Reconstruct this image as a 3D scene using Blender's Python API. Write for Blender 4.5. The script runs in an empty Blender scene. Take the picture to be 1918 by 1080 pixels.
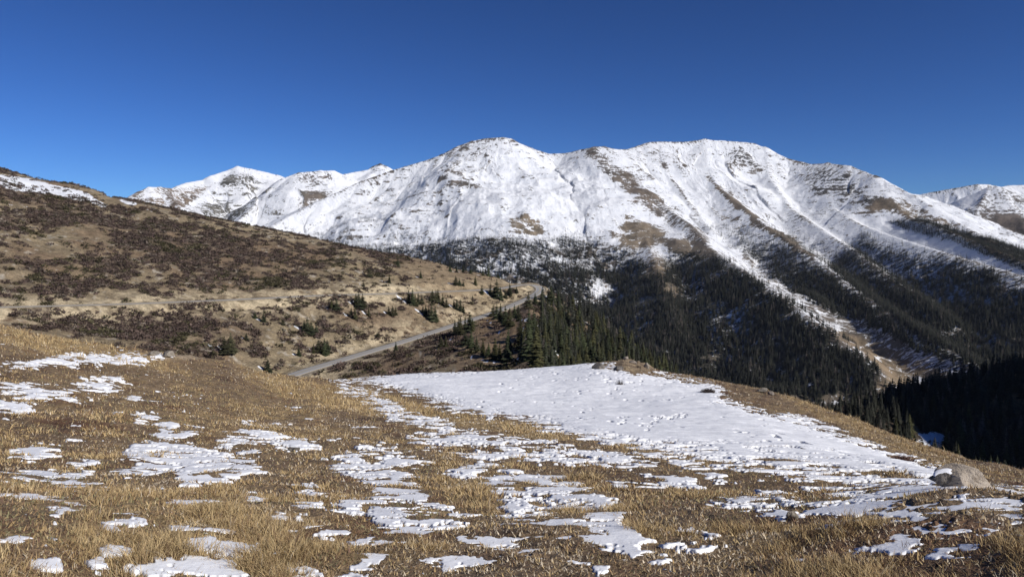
import bpy, math, time
import numpy as np
T0 = time.time()
rng = np.random.default_rng(7)
S = bpy.context.scene
COL = S.collection

# ------------------------------------------------------------------ camera model
W, H, F, HOR = 1918.0, 1080.0, 1422.0, 440.0
PITCH = math.atan((540.0 - HOR) / F)
CP, SP = math.cos(PITCH), math.sin(PITCH)

def ray(x, y):
    """Direction of the sight line through a point of the photograph (eye at the origin, looking along +Y)."""
    r = (np.asarray(x, float) - 959.0) / F
    u = (540.0 - np.asarray(y, float)) / F
    return r, CP + SP * u, -SP + CP * u

def world(x, y, d):
    X, Y, Z = ray(x, y)
    k = np.asarray(d, float) / np.hypot(X, Y)
    return X * k, Y * k, Z * k

def proj(X, Y, Z):
    f = np.maximum(Y * CP - Z * SP, 1e-3)
    return 959.0 + F * X / f, 540.0 - F * (Y * SP + Z * CP) / f

# ------------------------------------------------------------------ noise
def _h(i, j, seed):
    n = (i.astype(np.int64) * 374761393 + j.astype(np.int64) * 668265263 + seed * 1274126177) & 0xFFFFFFFF
    n = ((n ^ (n >> 13)) * 1274126177) & 0xFFFFFFFF
    n = n ^ (n >> 16)
    return (n & 0xFFFF).astype(np.float32) / 65535.0

def vnoise(x, y, seed=0):
    xi, yi = np.floor(x), np.floor(y)
    fx, fy = (x - xi).astype(np.float32), (y - yi).astype(np.float32)
    fx = fx * fx * fx * (fx * (fx * 6 - 15) + 10); fy = fy * fy * fy * (fy * (fy * 6 - 15) + 10)
    xi = xi.astype(np.int64); yi = yi.astype(np.int64)
    a, b = _h(xi, yi, seed), _h(xi + 1, yi, seed)
    c, d = _h(xi, yi + 1, seed), _h(xi + 1, yi + 1, seed)
    return (a + (b - a) * fx) * (1 - fy) + (c + (d - c) * fx) * fy      # 0..1

def fbm(x, y, oct=4, seed=0, gain=0.5, lac=2.03):
    s, a, n = 0.0, 1.0, 0.0
    for k in range(oct):
        c, sn = math.cos(k * 1.1), math.sin(k * 1.1)
        s = s + a * (vnoise(x * c - y * sn + 17.3 * k, x * sn + y * c - 9.1 * k, seed + k) * 2 - 1)
        n += a; a *= gain; x = x * lac; y = y * lac
    return s / n                                                       # about -1..1

def ridged(x, y, oct=4, seed=0, gain=0.5):
    s, a, n = 0.0, 1.0, 0.0
    for k in range(oct):
        s = s + a * (1 - np.abs(vnoise(x + 31.7 * k, y - 12.9 * k, seed + k) * 2 - 1) * 1.6)
        n += a; a *= gain; x = x * 2.07; y = y * 2.07
    return s / n

def sstep(a, b, x):
    t = np.clip((x - a) / (b - a), 0, 1)
    return t * t * (3 - 2 * t)

def lerp(a, b, t): return a + (b - a) * t

def mixc(A, B, t):
    return A + (np.asarray(B, np.float32) - A) * t[..., None]

# ------------------------------------------------------------------ curves
def pchip(KX, KY, Q):
    """Monotone cubic through knots, one column per sight line. KX, KY: (K, C); Q: (R, C)."""
    h = np.diff(KX, axis=0); dl = np.diff(KY, axis=0) / h
    m = np.zeros_like(KY)
    s = dl[:-1] * dl[1:] > 0
    w1 = 2 * h[1:] + h[:-1]; w2 = h[1:] + 2 * h[:-1]
    with np.errstate(divide='ignore', invalid='ignore'):
        mm = (w1 + w2) / (w1 / dl[:-1] + w2 / dl[1:])
    m[1:-1] = np.where(s, mm, 0.0)
    m[0], m[-1] = dl[0], dl[-1]
    out = np.zeros_like(Q)
    for k in range(KX.shape[0] - 1):
        t = (Q - KX[k]) / h[k]
        sel = (t >= 0) & (t <= 1) if k else (t <= 1)
        if k == KX.shape[0] - 2: sel = sel | (t > 1)
        tt = np.clip(t, 0, 1); t2, t3 = tt * tt, tt * tt * tt
        v = (2*t3 - 3*t2 + 1) * KY[k] + (t3 - 2*t2 + tt) * h[k] * m[k] + (-2*t3 + 3*t2) * KY[k+1] + (t3 - t2) * h[k] * m[k+1]
        out = np.where(sel, v, out)
    return out

def curve(pts, az):
    """(x, y, d) points of the photograph -> range and height along every azimuth."""
    p = np.array(pts, float)
    X, Y, Z = world(p[:, 0], p[:, 1], p[:, 2])
    a = np.arctan2(X, Y); d = p[:, 2]; o = np.argsort(a)
    a, d, e = a[o], d[o], (Z / d)[o]
    q = np.clip(az, a[0], a[-1])[:, None]
    ld = pchip(a[:, None], np.log(d)[:, None], q)[:, 0]
    el = pchip(a[:, None], e[:, None], q)[:, 0]
    dd = np.exp(ld)
    return dd, el * dd

def resample(pts, step):
    """Catmull-Rom through 3-D points."""
    P = np.array(pts, float); P = np.vstack([2*P[0]-P[1], P, 2*P[-1]-P[-2]])
    out = []
    for i in range(1, len(P) - 2):
        n = max(2, int(np.linalg.norm(P[i+1] - P[i]) / step))
        t = np.linspace(0, 1, n, endpoint=False)[:, None]
        out.append(0.5 * (2*P[i] + (P[i+1]-P[i-1])*t + (2*P[i-1]-5*P[i]+4*P[i+1]-P[i+2])*t**2 + (3*P[i]-P[i-1]-3*P[i+1]+P[i+2])*t**3))
    out.append(P[-2][None])
    return np.vstack(out)

def poly_sd(U, V, poly, ky=1.0):
    """Signed distance to a polygon outline (positive inside), heights weighted by ky."""
    P = np.array(poly, float); P = P * [1, ky]; V = V * ky
    inside = np.zeros(U.shape, bool); d2 = np.full(U.shape, 1e12)
    n = len(P)
    for i in range(n):
        ax, ay = P[i]; bx, by = P[(i + 1) % n]
        ex, ey = bx - ax, by - ay
        t = np.clip(((U - ax) * ex + (V - ay) * ey) / max(ex*ex + ey*ey, 1e-9), 0, 1)
        d2 = np.minimum(d2, (U - ax - ex*t)**2 + (V - ay - ey*t)**2)
        if ay != by:
            c = ((ay > V) != (by > V)) & (U < (bx - ax) * (V - ay) / (by - ay) + ax)
            inside ^= c
    d = np.sqrt(d2)
    return np.where(inside, d, -d)

def line_d(U, V, pts):
    d2 = np.full(U.shape, 1e12)
    for (ax, ay), (bx, by) in zip(pts[:-1], pts[1:]):
        ex, ey = bx - ax, by - ay
        t = np.clip(((U - ax)*ex + (V - ay)*ey) / (ex*ex + ey*ey), 0, 1)
        d2 = np.minimum(d2, (U - ax - ex*t)**2 + (V - ay - ey*t)**2)
    return np.sqrt(d2)

def ell(U, V, cx, cy, rx, ry, ang=0.0):
    c, s = math.cos(math.radians(ang)), math.sin(math.radians(ang))
    a, b = (U - cx), (V - cy)
    return 1 - np.sqrt(((a*c + b*s)/rx)**2 + ((-a*s + b*c)/ry)**2)

# ------------------------------------------------------------------ mesh building
def link(name, me, parent=None):
    o = bpy.data.objects.new(name, me); COL.objects.link(o)
    if parent is not None: o.parent = parent
    return o

def make_mesh(name, V, faces, mat, smooth=True, col=None, attrs=None):
    """faces: (N,3) or (N,4) int array."""
    me = bpy.data.meshes.new(name)
    V = np.ascontiguousarray(V, np.float32); faces = np.ascontiguousarray(faces, np.int32)
    k = faces.shape[1]
    me.vertices.add(len(V)); me.vertices.foreach_set('co', V.ravel())
    me.loops.add(faces.size); me.loops.foreach_set('vertex_index', faces.ravel())
    me.polygons.add(len(faces))
    me.polygons.foreach_set('loop_start', np.arange(0, faces.size, k, dtype=np.int32))
    me.polygons.foreach_set('use_smooth', np.full(len(faces), smooth, dtype=bool))
    me.update(calc_edges=True)
    if col is not None:
        a = me.attributes.new('Col', 'FLOAT_COLOR', 'POINT')
        c = np.ones((len(V), 4), np.float32); c[:, :3] = col.reshape(-1, 3); a.data.foreach_set('color', c.ravel())
    for n, v in (attrs or {}).items():
        v = np.ascontiguousarray(v, np.float32)
        if v.ndim >= 2 and v.shape[-1] == 3 and v.size == len(V) * 3:
            a = me.attributes.new(n, 'FLOAT_VECTOR', 'POINT'); a.data.foreach_set('vector', v.ravel())
        else:
            a = me.attributes.new(n, 'FLOAT', 'POINT'); a.data.foreach_set('value', v.ravel())
    if mat: me.materials.append(mat)
    return me

def grid_faces(R, C):
    i = np.arange(R * C, dtype=np.int32).reshape(R, C)
    return np.stack([i[:-1, :-1], i[:-1, 1:], i[1:, 1:], i[1:, :-1]], -1).reshape(-1, 4)

def tag(o, label=None, cat=None, group=None, kind=None):
    if label: o['label'] = label
    if cat: o['category'] = cat
    if group: o['group'] = group
    if kind: o['kind'] = kind
    return o

# ------------------------------------------------------------------ materials
def new_mat(name):
    m = bpy.data.materials.new(name); m.use_nodes = True
    nt = m.node_tree; nt.nodes.clear()
    out = nt.nodes.new('ShaderNodeOutputMaterial'); b = nt.nodes.new('ShaderNodeBsdfPrincipled')
    nt.links.new(b.outputs[0], out.inputs[0])
    b.inputs['Specular IOR Level'].default_value = 0.25
    b.inputs['Roughness'].default_value = 0.9
    return m, nt, b

def nd(nt, typ, **kw):
    n = nt.nodes.new(typ)
    for k, v in kw.items():
        if k in n.inputs.keys(): n.inputs[k].default_value = v
        else: setattr(n, k, v)
    return n

def math_(nt, op, a, b=None, clamp=False):
    n = nt.nodes.new('ShaderNodeMath'); n.operation = op; n.use_clamp = clamp
    for i, v in enumerate((a, b)):
        if v is None: continue
        if isinstance(v, (int, float)): n.inputs[i].default_value = v
        else: nt.links.new(v, n.inputs[i])
    return n.outputs[0]

def mixrgb(nt, fac, a, b, blend='MIX'):
    n = nt.nodes.new('ShaderNodeMix'); n.data_type = 'RGBA'; n.blend_type = blend
    for s, v in ((n.inputs[0], fac), (n.inputs[6], a), (n.inputs[7], b)):
        if isinstance(v, (int, float)): s.default_value = v
        elif isinstance(v, tuple): s.default_value = (*v, 1)
        else: nt.links.new(v, s)
    return n.outputs[2]

def noise(nt, scale, detail=4, rough=0.6, vec=None, w=None):
    n = nd(nt, 'ShaderNodeTexNoise', Scale=scale, Detail=detail, Roughness=rough)
    if vec is not None: nt.links.new(vec, n.inputs['Vector'])
    return n.outputs['Fac']

def ramp(nt, x, a, b):
    n = nd(nt, 'ShaderNodeMapRange'); n.interpolation_type = 'SMOOTHSTEP'
    n.inputs[1].default_value = a; n.inputs[2].default_value = b
    nt.links.new(x, n.inputs[0])
    return n.outputs[0]

def bump(nt, b, h, strength, dist):
    n = nd(nt, 'ShaderNodeBump', Strength=strength, Distance=dist)
    nt.links.new(h, n.inputs['Height']); nt.links.new(n.outputs[0], b.inputs['Normal'])

def terrain_mat(name, scales=(0.6, 3.0), amp=(0.55, 1.5), bumps=(1.0, 0.05), snow_scale=None):
    """Colour stored on the terrain, broken up by noise; an optional snow cover broken by finer noise."""
    m, nt, b = new_mat(name)
    c = nd(nt, 'ShaderNodeAttribute', attribute_name='Col').outputs['Color']
    g = nd(nt, 'ShaderNodeNewGeometry').outputs['Position']
    n1 = noise(nt, scales[0], 5, 0.7, g); n2 = noise(nt, scales[1], 4, 0.7, g)
    f = math_(nt, 'MULTIPLY', math_(nt, 'ADD', n1, n2), 0.5)
    f = ramp(nt, f, 0.3, 0.7)
    k = nd(nt, 'ShaderNodeMapRange'); nt.links.new(f, k.inputs[0]); k.inputs[3].default_value = amp[0]; k.inputs[4].default_value = amp[1]
    cc = nd(nt, 'ShaderNodeVectorMath', operation='SCALE'); nt.links.new(c, cc.inputs[0]); nt.links.new(k.outputs[0], cc.inputs['Scale'])
    col = cc.outputs[0]
    if snow_scale:
        s = nd(nt, 'ShaderNodeAttribute', attribute_name='snow').outputs['Fac']
        ns = noise(nt, snow_scale, 6, 0.7, g)
        msk = ramp(nt, math_(nt, 'ADD', s, math_(nt, 'MULTIPLY', math_(nt, 'SUBTRACT', ns, 0.5), 1.3)), 0.45, 0.58)
        col = mixrgb(nt, msk, col, (0.80, 0.82, 0.86))
    nt.links.new(col, b.inputs['Base Color'])
    bump(nt, b, n2, bumps[0], bumps[1])
    return m

def mountain_mat(name):
    m, nt, b = new_mat(name)
    g = nd(nt, 'ShaderNodeNewGeometry').outputs['Position']
    fl = nd(nt, 'ShaderNodeAttribute', attribute_name='flow').outputs['Vector']
    s = nd(nt, 'ShaderNodeAttribute', attribute_name='snow').outputs['Fac']
    tint = nd(nt, 'ShaderNodeAttribute', attribute_name='Col').outputs['Color']
    na = noise(nt, 1.0, 7, 0.72, fl)
    nb = noise(nt, 0.075, 8, 0.8, g)
    n = math_(nt, 'ADD', math_(nt, 'MULTIPLY', na, 0.5), math_(nt, 'MULTIPLY', nb, 0.5))
    n = math_(nt, 'MULTIPLY', math_(nt, 'SUBTRACT', n, 0.5), 3.3)
    msk = ramp(nt, math_(nt, 'ADD', s, n), 0.40, 0.54)
    nv = noise(nt, 0.02, 5, 0.7, g)
    rock = mixrgb(nt, ramp(nt, nv, 0.3, 0.7), (0.42, 0.42, 0.43), (1.25, 1.2, 1.15))
    rock = mixrgb(nt, 1.0, tint, rock, 'MULTIPLY')
    snow = mixrgb(nt, ramp(nt, na, 0.3, 0.7), (0.74, 0.765, 0.81), (0.86, 0.87, 0.89))
    nt.links.new(mixrgb(nt, msk, rock, snow), b.inputs['Base Color'])
    bump(nt, b, n, 0.55, 5.0)
    return m

def leaf_mat(name, rnd=True, amp=(0.6, 1.5), trans=False):
    m, nt, b = new_mat(name)
    c = nd(nt, 'ShaderNodeAttribute', attribute_name='Col').outputs['Color']
    k = nd(nt, 'ShaderNodeMapRange'); k.inputs[3].default_value = amp[0]; k.inputs[4].default_value = amp[1]
    if rnd: nt.links.new(nd(nt, 'ShaderNodeObjectInfo').outputs['Random'], k.inputs[0])
    else:
        nt.links.new(noise(nt, 0.13, 2, 0.5, nd(nt, 'ShaderNodeNewGeometry').outputs['Position']), k.inputs[0])
    cc = nd(nt, 'ShaderNodeVectorMath', operation='SCALE'); nt.links.new(c, cc.inputs[0]); nt.links.new(k.outputs[0], cc.inputs['Scale'])
    nt.links.new(cc.outputs[0], b.inputs['Base Color'])
    b.inputs['Specular IOR Level'].default_value = 0.1
    return m

def rock_mat(name, c1, c2, lichen=(0.05, 0.045, 0.04), dark=0.45):
    m, nt, b = new_mat(name)
    g = nd(nt, 'ShaderNodeTexCoord').outputs['Object']
    n1 = noise(nt, 2.2, 6, 0.7, g); n2 = noise(nt, 14, 5, 0.75, g); n3 = noise(nt, 5.0, 5, 0.7, g)
    c = mixrgb(nt, ramp(nt, n1, 0.35, 0.65), c1, c2)
    c = mixrgb(nt, ramp(nt, n3, 0.56, 0.66), c, lichen)
    c = mixrgb(nt, math_(nt, 'MULTIPLY', ramp(nt, n2, 0.3, 0.7), dark), c, (0.02, 0.018, 0.016))
    nt.links.new(c, b.inputs['Base Color'])
    bump(nt, b, math_(nt, 'ADD', n2, n1), 1.0, 0.06)
    return m

def snow_mat(name):
    m, nt, b = new_mat(name)
    g = nd(nt, 'ShaderNodeNewGeometry').outputs['Position']
    n1 = noise(nt, 1.5, 5, 0.6, g); n2 = noise(nt, 12, 4, 0.7, g)
    c = mixrgb(nt, n1, (0.85, 0.865, 0.90), (0.90, 0.905, 0.92))
    nt.links.new(c, b.inputs['Base Color'])
    b.inputs['Roughness'].default_value = 0.6
    b.inputs['Specular IOR Level'].default_value = 0.2
    bump(nt, b, math_(nt, 'ADD', n1, math_(nt, 'MULTIPLY', n2, 0.35)), 0.25, 0.06)
    return m

M_ground = terrain_mat('meadow_soil', (2.2, 11.0), (0.5, 1.55), (1.0, 0.06))
M_hill = terrain_mat('hill_soil', (0.16, 1.1), (0.38, 1.75), (1.0, 0.8), 0.25)
M_mtn = mountain_mat('snow_and_rock')
M_snow = snow_mat('old_snow')
M_tree = leaf_mat('spruce_needles', True, (0.65, 1.5))
M_forest = leaf_mat('forest_needles', False, (0.55, 1.6))
M_bark = leaf_mat('spruce_bark', True, (0.8, 1.2))
M_scrub = leaf_mat('willow_twigs', False, (0.6, 1.5))
M_grass = leaf_mat('dry_grass', False, (0.8, 1.25))
M_rock = rock_mat('granite', (0.30, 0.25, 0.20), (0.40, 0.34, 0.28))
M_rockdark = rock_mat('lichened_granite', (0.16, 0.145, 0.13), (0.26, 0.23, 0.20))
M_rockpale = rock_mat('weathered_granite', (0.30, 0.26, 0.21), (0.42, 0.37, 0.30), (0.14, 0.11, 0.08))

# ================================================================== foreground meadow
FC = 1250
faz = np.linspace(math.radians(-47), math.radians(47), FC)
XS = [-400, 0, 200, 400, 560, 700, 960, 1160, 1360, 1500, 1600, 1700, 1800, 1918, 2300]
def row(ys, ds): return list(zip(XS, ys, ds))
F1 = curve(row([1080]*15, [4.3]*15), faz)
F2 = curve(row([900]*12 + [905, 935, 1000], [9.2, 9.5, 9.8, 10, 10.2, 10.2, 10.2, 10.5, 11, 11.2, 11.5, 12, 12.5, 10.5, 7.5]), faz)
F3 = curve(row([790, 795, 800, 805, 808, 808, 808, 810, 815, 832, 850, 868, 885, 912, 985], [16.5, 17.5, 18, 18.5, 19, 19.5, 20, 20.5, 21.5, 21, 20.5, 19.5, 18, 14.5, 9.5]), faz)
F4 = curve(row([675, 690, 715, 735, 752, 755, 750, 745, 758, 788, 815, 845, 870, 896, 970], [27, 28, 28, 28.5, 29.5, 32, 36, 39, 37, 34, 31, 27.5, 23.5, 19, 12]), faz)
FSKY = [(-400, 560, 38), (0, 612, 40), (100, 634, 40), (200, 650, 39), (300, 661, 38), (340, 668, 38), (420, 676, 38), (455, 687, 39), (500, 698, 40), (560, 706, 44), (640, 711, 52),
        (700, 707, 58), (760, 703, 60), (900, 697, 62), (1000, 690, 62), (1060, 685, 61), (1110, 681, 60), (1160, 678, 60), (1205, 686, 60), (1240, 695, 60), (1300, 705, 59), (1360, 717, 57), (1430, 731, 54),
        (1500, 751, 50), (1600, 786, 45), (1700, 826, 39), (1800, 859, 32), (1918, 883, 26), (2300, 958, 16)]
F5 = curve(FSKY, faz)
F0 = (np.full(FC, 0.25), np.full(FC, -1.62))
F6 = (F5[0] * 1.14, F5[1] - F5[0] * 0.14 * 0.38)
F7 = (np.full(FC, 135.0), np.full(FC, -62.0))
FK = [F0, F1, F2, F3, F4, F5, F6, F7]
KD = np.stack([k[0] for k in FK]); KZ = np.stack([k[1] for k in FK])
NR = [130, 170, 150, 130, 150, 34, 26]
D = [KD[0][None]]
for k, n in enumerate(NR):
    t = np.linspace(0, 1, n + 1)[1:, None]
    D.append(np.exp(lerp(np.log(KD[k])[None], np.log(KD[k+1])[None], t)))
fD = np.concatenate(D); FR_ = fD.shape[0]
fZ0 = pchip(KD, KZ, fD)
fX, fY = fD * np.sin(faz), fD * np.cos(faz)
fade_ridge = sstep(0.25, 1.2, fD)
fZ0 = fZ0 + 0.10 * fbm(fX / 3.1, fY / 3.1, 3, 3) * fade_ridge * sstep(2, 9, fD)
# the crumbling rim of the near hump and the stony knob on the crest of the snowfield
fU, fV = proj(fX, fY, fZ0)
fZ0 += 0.35 * np.clip(ell(fU, fV, 330, 668, 60, 9), 0, 1) * (fbm(fX/0.9, fY/0.9, 3, 14) + 0.3)
knob = sstep(0, 0.75, ell(fU, fV, 1188, 687, 46, 17, 6))
fZ0 += 0.19 * knob * (0.9 + 2.6 * fbm(fX/1.1, fY/1.1, 5, 15, 0.6))
tus = fbm(fX / 0.42, fY / 0.42, 3, 5)
tus2 = fbm(fX / 1.35, fY / 1.35, 3, 8)
micro = 0.045 * np.maximum(tus, -0.35) + 0.05 * np.maximum(tus2, -0.4)
micro = micro * lerp(1.0, 1.7, sstep(10, 45, fD))
fU, fV = proj(fX, fY, fZ0)

# --- lying snow: outlines of the drifts and patches on this ground
BIG = [(650,714),(700,703),(760,696),(900,690),(1000,683),(1060,678),(1105,678),(1140,686),(1165,694),(1220,700),(1290,713),(1345,722),(1365,738),(1360,748),(1400,764),(1470,784),(1540,803),(1600,824),(1680,853),(1750,876),(1785,884),
       (1760,902),(1700,905),(1640,920),(1560,940),(1480,935),(1400,912),(1320,890),(1250,866),(1190,848),(1130,826),(1060,806),(1000,792),(920,778),(860,765),(800,750),(780,738),(740,727),(690,720)]
PATCH = [
 [(245,835),(285,820),(305,795),(325,796),(330,812),(362,811),(340,830),(385,842),(420,850),(470,868),(482,885),(440,895),(385,905),(345,905),(330,892),(300,890),(228,890),(205,884),(262,874),(230,855)],
 [(0,890),(60,880),(95,875),(110,890),(170,880),(165,900),(205,910),(190,938),(130,958),(105,968),(85,942),(30,935),(60,915),(0,908)],
 [(615,870),(660,862),(720,868),(760,885),(770,900),(800,930),(850,950),(892,965),(860,975),(872,985),(820,990),(790,1010),(745,1020),(720,1050),(690,1085),(635,1085),(660,1050),(650,1030),(680,1000),(700,970),(690,940),(695,910),(650,890)],
 [(902,900),(960,878),(990,885),(1050,890),(1090,910),(1140,935),(1168,960),(1160,975),(1205,1010),(1195,1032),(1150,1022),(1080,1022),(1010,1010),(990,985),(930,970),(950,940),(915,920)],
 [(640,722),(680,728),(720,748),(760,772),(830,790),(860,806),(900,815),(1000,820),(1100,840),(1190,858),(1290,890),(1320,915),(1240,905),(1150,880),(1060,865),(980,850),(900,832),(840,815),(790,800),(740,786),(700,760),(640,732)],
 [(0,682),(60,676),(130,664),(240,663),(320,668),(300,673),(240,679),(150,685),(70,681),(0,687)],
 [(1545,972),(1620,957),(1700,963),(1800,985),(1832,1000),(1780,1001),(1730,992),(1650,985),(1590,994)],
 [(1420,925),(1600,915),(1760,905),(1918,912),(1918,1005),(1790,1012),(1640,990),(1520,962)],
 [(1700,945),(1780,940),(1918,975),(1918,992),(1840,978),(1760,965)],
]
ELL = [(180,720,24,7),(75,738,42,8),(30,724,25,6),(18,762,28,7),(130,748,20,4),(40,688,25,4),(210,710,12,5),(255,745,12,4),(62,847,34,9),(245,970,20,6),(205,985,14,5),(372,1010,38,9),(400,1047,50,20),(180,1066,16,20),(85,1055,22,10),
       (30,1015,38,10),(290,1070,30,9),(575,1068,24,7),(550,835,30,7),(585,925,22,9),(652,945,20,14),(642,995,34,9),(565,950,15,8),(522,960,12,6),(480,815,30,5),(270,785,14,5),(435,830,26,7),(480,845,22,5),(860,822,60,8),
       (962,850,44,7),(900,878,32,9),(925,1022,32,16),(1240,1046,28,9),(1266,1026,40,8),(832,1070,34,12),(880,1046,32,9),(990,1040,18,8),(1185,1045,16,6),(1115,1065,14,5),(1570,986,26,8),(1690,1012,62,9),(1762,1028,66,9),
       (1745,1042,50,8),(1800,1047,44,7),(1740,925,56,11),(1830,948,80,9),(1640,965,40,6),(1900,1062,44,10),(1500,1052,20,4),(1450,962,30,7),(1395,938,40,8),(1560,925,60,8),(1880,930,40,7),(1600,1002,30,6),(1330,1000,14,4),
       (70,915,40,8),(210,1030,20,5),(520,1035,20,5),(470,930,16,5),(700,845,24,6),(745,870,30,6),(660,855,22,5),(355,940,30,5),(150,870,20,4),(1040,850,40,6),(1480,785,60,6),(1540,800,50,5)]
def clipped(fn, x0, x1, y0, y1, pad):
    sel = (fU > x0 - pad) & (fU < x1 + pad) & (fV > y0 - pad) & (fV < y1 + pad) & (fD < F5[0][None] * 1.06)
    r = np.full(fU.shape, -3.0)
    if sel.any(): r[sel] = fn(fU[sel], fV[sel])
    return r
sm = np.full(fU.shape, -3.0)
wob = 14 * fbm(fX/1.2, fY/1.2, 3, 21)
b = np.array(BIG)
bigm = clipped(lambda u, v: poly_sd(u, v, BIG, 2.2) / 30.0, b[:,0].min(), b[:,0].max(), b[:,1].min(), b[:,1].max(), 90)
# towards its lower edge the field thins out and grass breaks through
thin = sstep(-10, 100, fV - np.interp(fU, [650, 800, 1000, 1200, 1400, 1560, 1700, 1800], [712, 735, 762, 795, 800, 815, 850, 880]))
bigm = np.where(bigm > 0, np.minimum(bigm, 2.4) * lerp(1.0, 0.34, thin), bigm)
sm = np.maximum(sm, bigm)
for i, p in enumerate(PATCH):
    b = np.array(p)
    k = 0.40 if i in (4,) else (1.5 if i == 7 else (0.6 if i in (6, 8) else 1.0))
    q = clipped(lambda u, v: poly_sd(u, v, p, 2.2) / 22.0, b[:,0].min(), b[:,0].max(), b[:,1].min(), b[:,1].max(), 60)
    sm = np.maximum(sm, np.where(q > 0, np.minimum(q, 0.42) * k, q * 1.2))
for (cx, cy, rx, ry) in ELL:
    q = clipped(lambda u, v: ell(u, v, cx, cy, rx * 1.15, ry * 1.25) * 0.8, cx-rx, cx+rx, cy-ry, cy+ry, 40)
    sm = np.maximum(sm, q)
n_a = fbm(fX / 0.95, fY / 0.95, 5, 31, 0.62)
n_b = fbm(fX / 0.24, fY / 0.24, 4, 32, 0.62)
n_c = fbm(fX / 3.4, fY / 3.4, 3, 33)
n_e = fbm(fX / 0.60, fY / 0.26, 5, 36, 0.66)
near = sstep(14, 5, fD)
n_d = fbm(fX / 0.075, fY / 0.075, 3, 38, 0.6)
n_f = fbm(fX / 0.36, fY / 0.20, 4, 39, 0.66)
snow_m = np.maximum(sm, -1.3) + lerp(0.75, 0.65, near) * n_a + 0.6 * n_b + 1.7 * n_f + 0.3 * n_c + 0.9 * near * n_d - 0.10
snow_m = np.where(thin * (bigm > -0.4) > 0, lerp(snow_m, 0.52 - 0.74 * thin + 2.0 * n_e + 0.6 * n_a, sstep(0.1, 0.35, thin) * sstep(-0.4, 0.1, bigm)), snow_m)
snow_m -= 0.75 * np.maximum(tus, 0) * (bigm < 0.5)
sprinkle = (1.1 * n_a + 0.4 * n_b + 1.0 * n_f + 0.4 * near * n_d + 0.5 * n_c) - 0.98                        # little leftovers everywhere
sprinkle = np.where(fU > 1400, sprinkle - 0.06, sprinkle)
sprinkle = np.where((fV < 760) & (fU > 330) & (fU < 640), -1, sprinkle)
rimr = (fV < np.interp(fU, [1340, 1500, 1700, 1900], [722, 775, 850, 905])) & (fU > 1340)
sprinkle = np.where(rimr, -1, sprinkle)
snow_m = np.where(rimr & (bigm < -0.2), np.minimum(snow_m, -0.4), snow_m)
snow_m = np.maximum(snow_m, sprinkle) - 2.0 * sstep(0.12, 0.5, knob)
# boot tracks across the field
TR = [(1212,808),(1220,800),(1226,792),(1234,786),(1244,784),(1255,786),(1262,784),(1270,782),(1278,783),(1284,780)]
tr = clipped(lambda u, v: line_d(u, v * 1.0, TR), 1200, 1290, 775, 812, 20)
tr_m = (tr > -1) & (tr < 3.5)
n_t = fbm(fX/0.22, fY/0.22, 2, 77)
cap = lerp(0.022, 0.006, sstep(22, 5, fD))
core = sstep(0.2, 1.0, snow_m)
snow_h = np.clip(snow_m * 0.22, -0.20, 1.0) ; snow_h = np.where(snow_h > 0, cap * (1 - np.exp(-snow_h / cap)), snow_h)
snow_h = snow_h + core * (0.008 * n_a + 0.008 * n_c) * (1 - 0.6 * near)
dr = sstep(0.25, 1.0, bigm) * (1 - thin)
snow_h += dr * (0.04 * fbm(fX/1.9, fY/0.6, 3, 41) + 0.022 * fbm(fX/0.8, fY/0.22, 3, 43) + 0.04)
spk = fbm(fX / 0.33, fY / 0.33, 2, 51) + 0.5 * n_c - 0.80                     # stalks and stones that poke through
snow_h -= np.maximum(spk, 0) * sstep(0.1, 0.6, bigm) * 1.6
snow_h -= np.where(tr_m & (n_t > 0.08), 0.13, 0.0)
gZ = fZ0 + micro * lerp(1.0, 0.35, sstep(0.1, 0.6, snow_m))
nZ = fZ0 + lerp(0.012, 0.002, near) + snow_h + 0.35 * micro

# --- ground colour
gold = np.zeros_like(fU)
for (cx, cy, rx, ry, w, a) in [(80,635,330,32,1.0,12),(600,738,190,26,1.0,14),(760,760,150,14,0.9,18),(300,1000,260,70,0.5,0),(480,800,220,60,0.35,0),(1640,810,260,22,0.7,22),(1250,850,120,25,0.6,8),(950,800,180,16,0.9,10),(860,890,70,40,0.7,30)]:
    gold = np.maximum(gold, w * sstep(0, 0.5, ell(fU, fV, cx, cy, rx, ry, a)))
n1 = fbm(fX / 2.3, fY / 2.3, 4, 61); n2 = fbm(fX / 0.35, fY / 0.35, 3, 62); n3 = fbm(fX / 0.9, fY / 0.9, 3, 63)
gc = np.zeros(fU.shape + (3,), np.float32) + np.array([0.190, 0.135, 0.083], np.float32)
gc = mixc(gc, (0.108, 0.070, 0.046), sstep(0.0, 0.6, n1 * 0.7 + n3 * 0.5))
gc = mixc(gc, (0.27, 0.190, 0.098), sstep(0.05, 0.6, n2 * 0.7 - n1 * 0.5 + 0.55 * gold))
gc = mixc(gc, (0.35, 0.250, 0.125), gold * sstep(-0.5, 0.4, n3 + n2))
gc = mixc(gc, (0.12, 0.055, 0.03), 0.6 * sstep(0.25, 0.6, fbm(fX/1.1, fY/1.1, 3, 66)) * (1 - gold))
gc = mixc(gc, (0.30, 0.235, 0.165), sstep(0.0, 0.35, ell(fU, fV, 330, 666, 75, 10)) * 0.8)
gc = mixc(gc, (0.30, 0.235, 0.155), sstep(0.05, 0.5, knob) * 0.7)
gc = mixc(gc, (0.15, 0.11, 0.075), sstep(0.05, 0.5, knob) * sstep(0.1, 0.5, n3 + n2))
ground_me = make_mesh('ground', np.stack([fX, fY, gZ], -1).reshape(-1, 3), grid_faces(FR_, FC), M_ground, True, gc)
tag(link('ground', ground_me), kind='structure')

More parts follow.
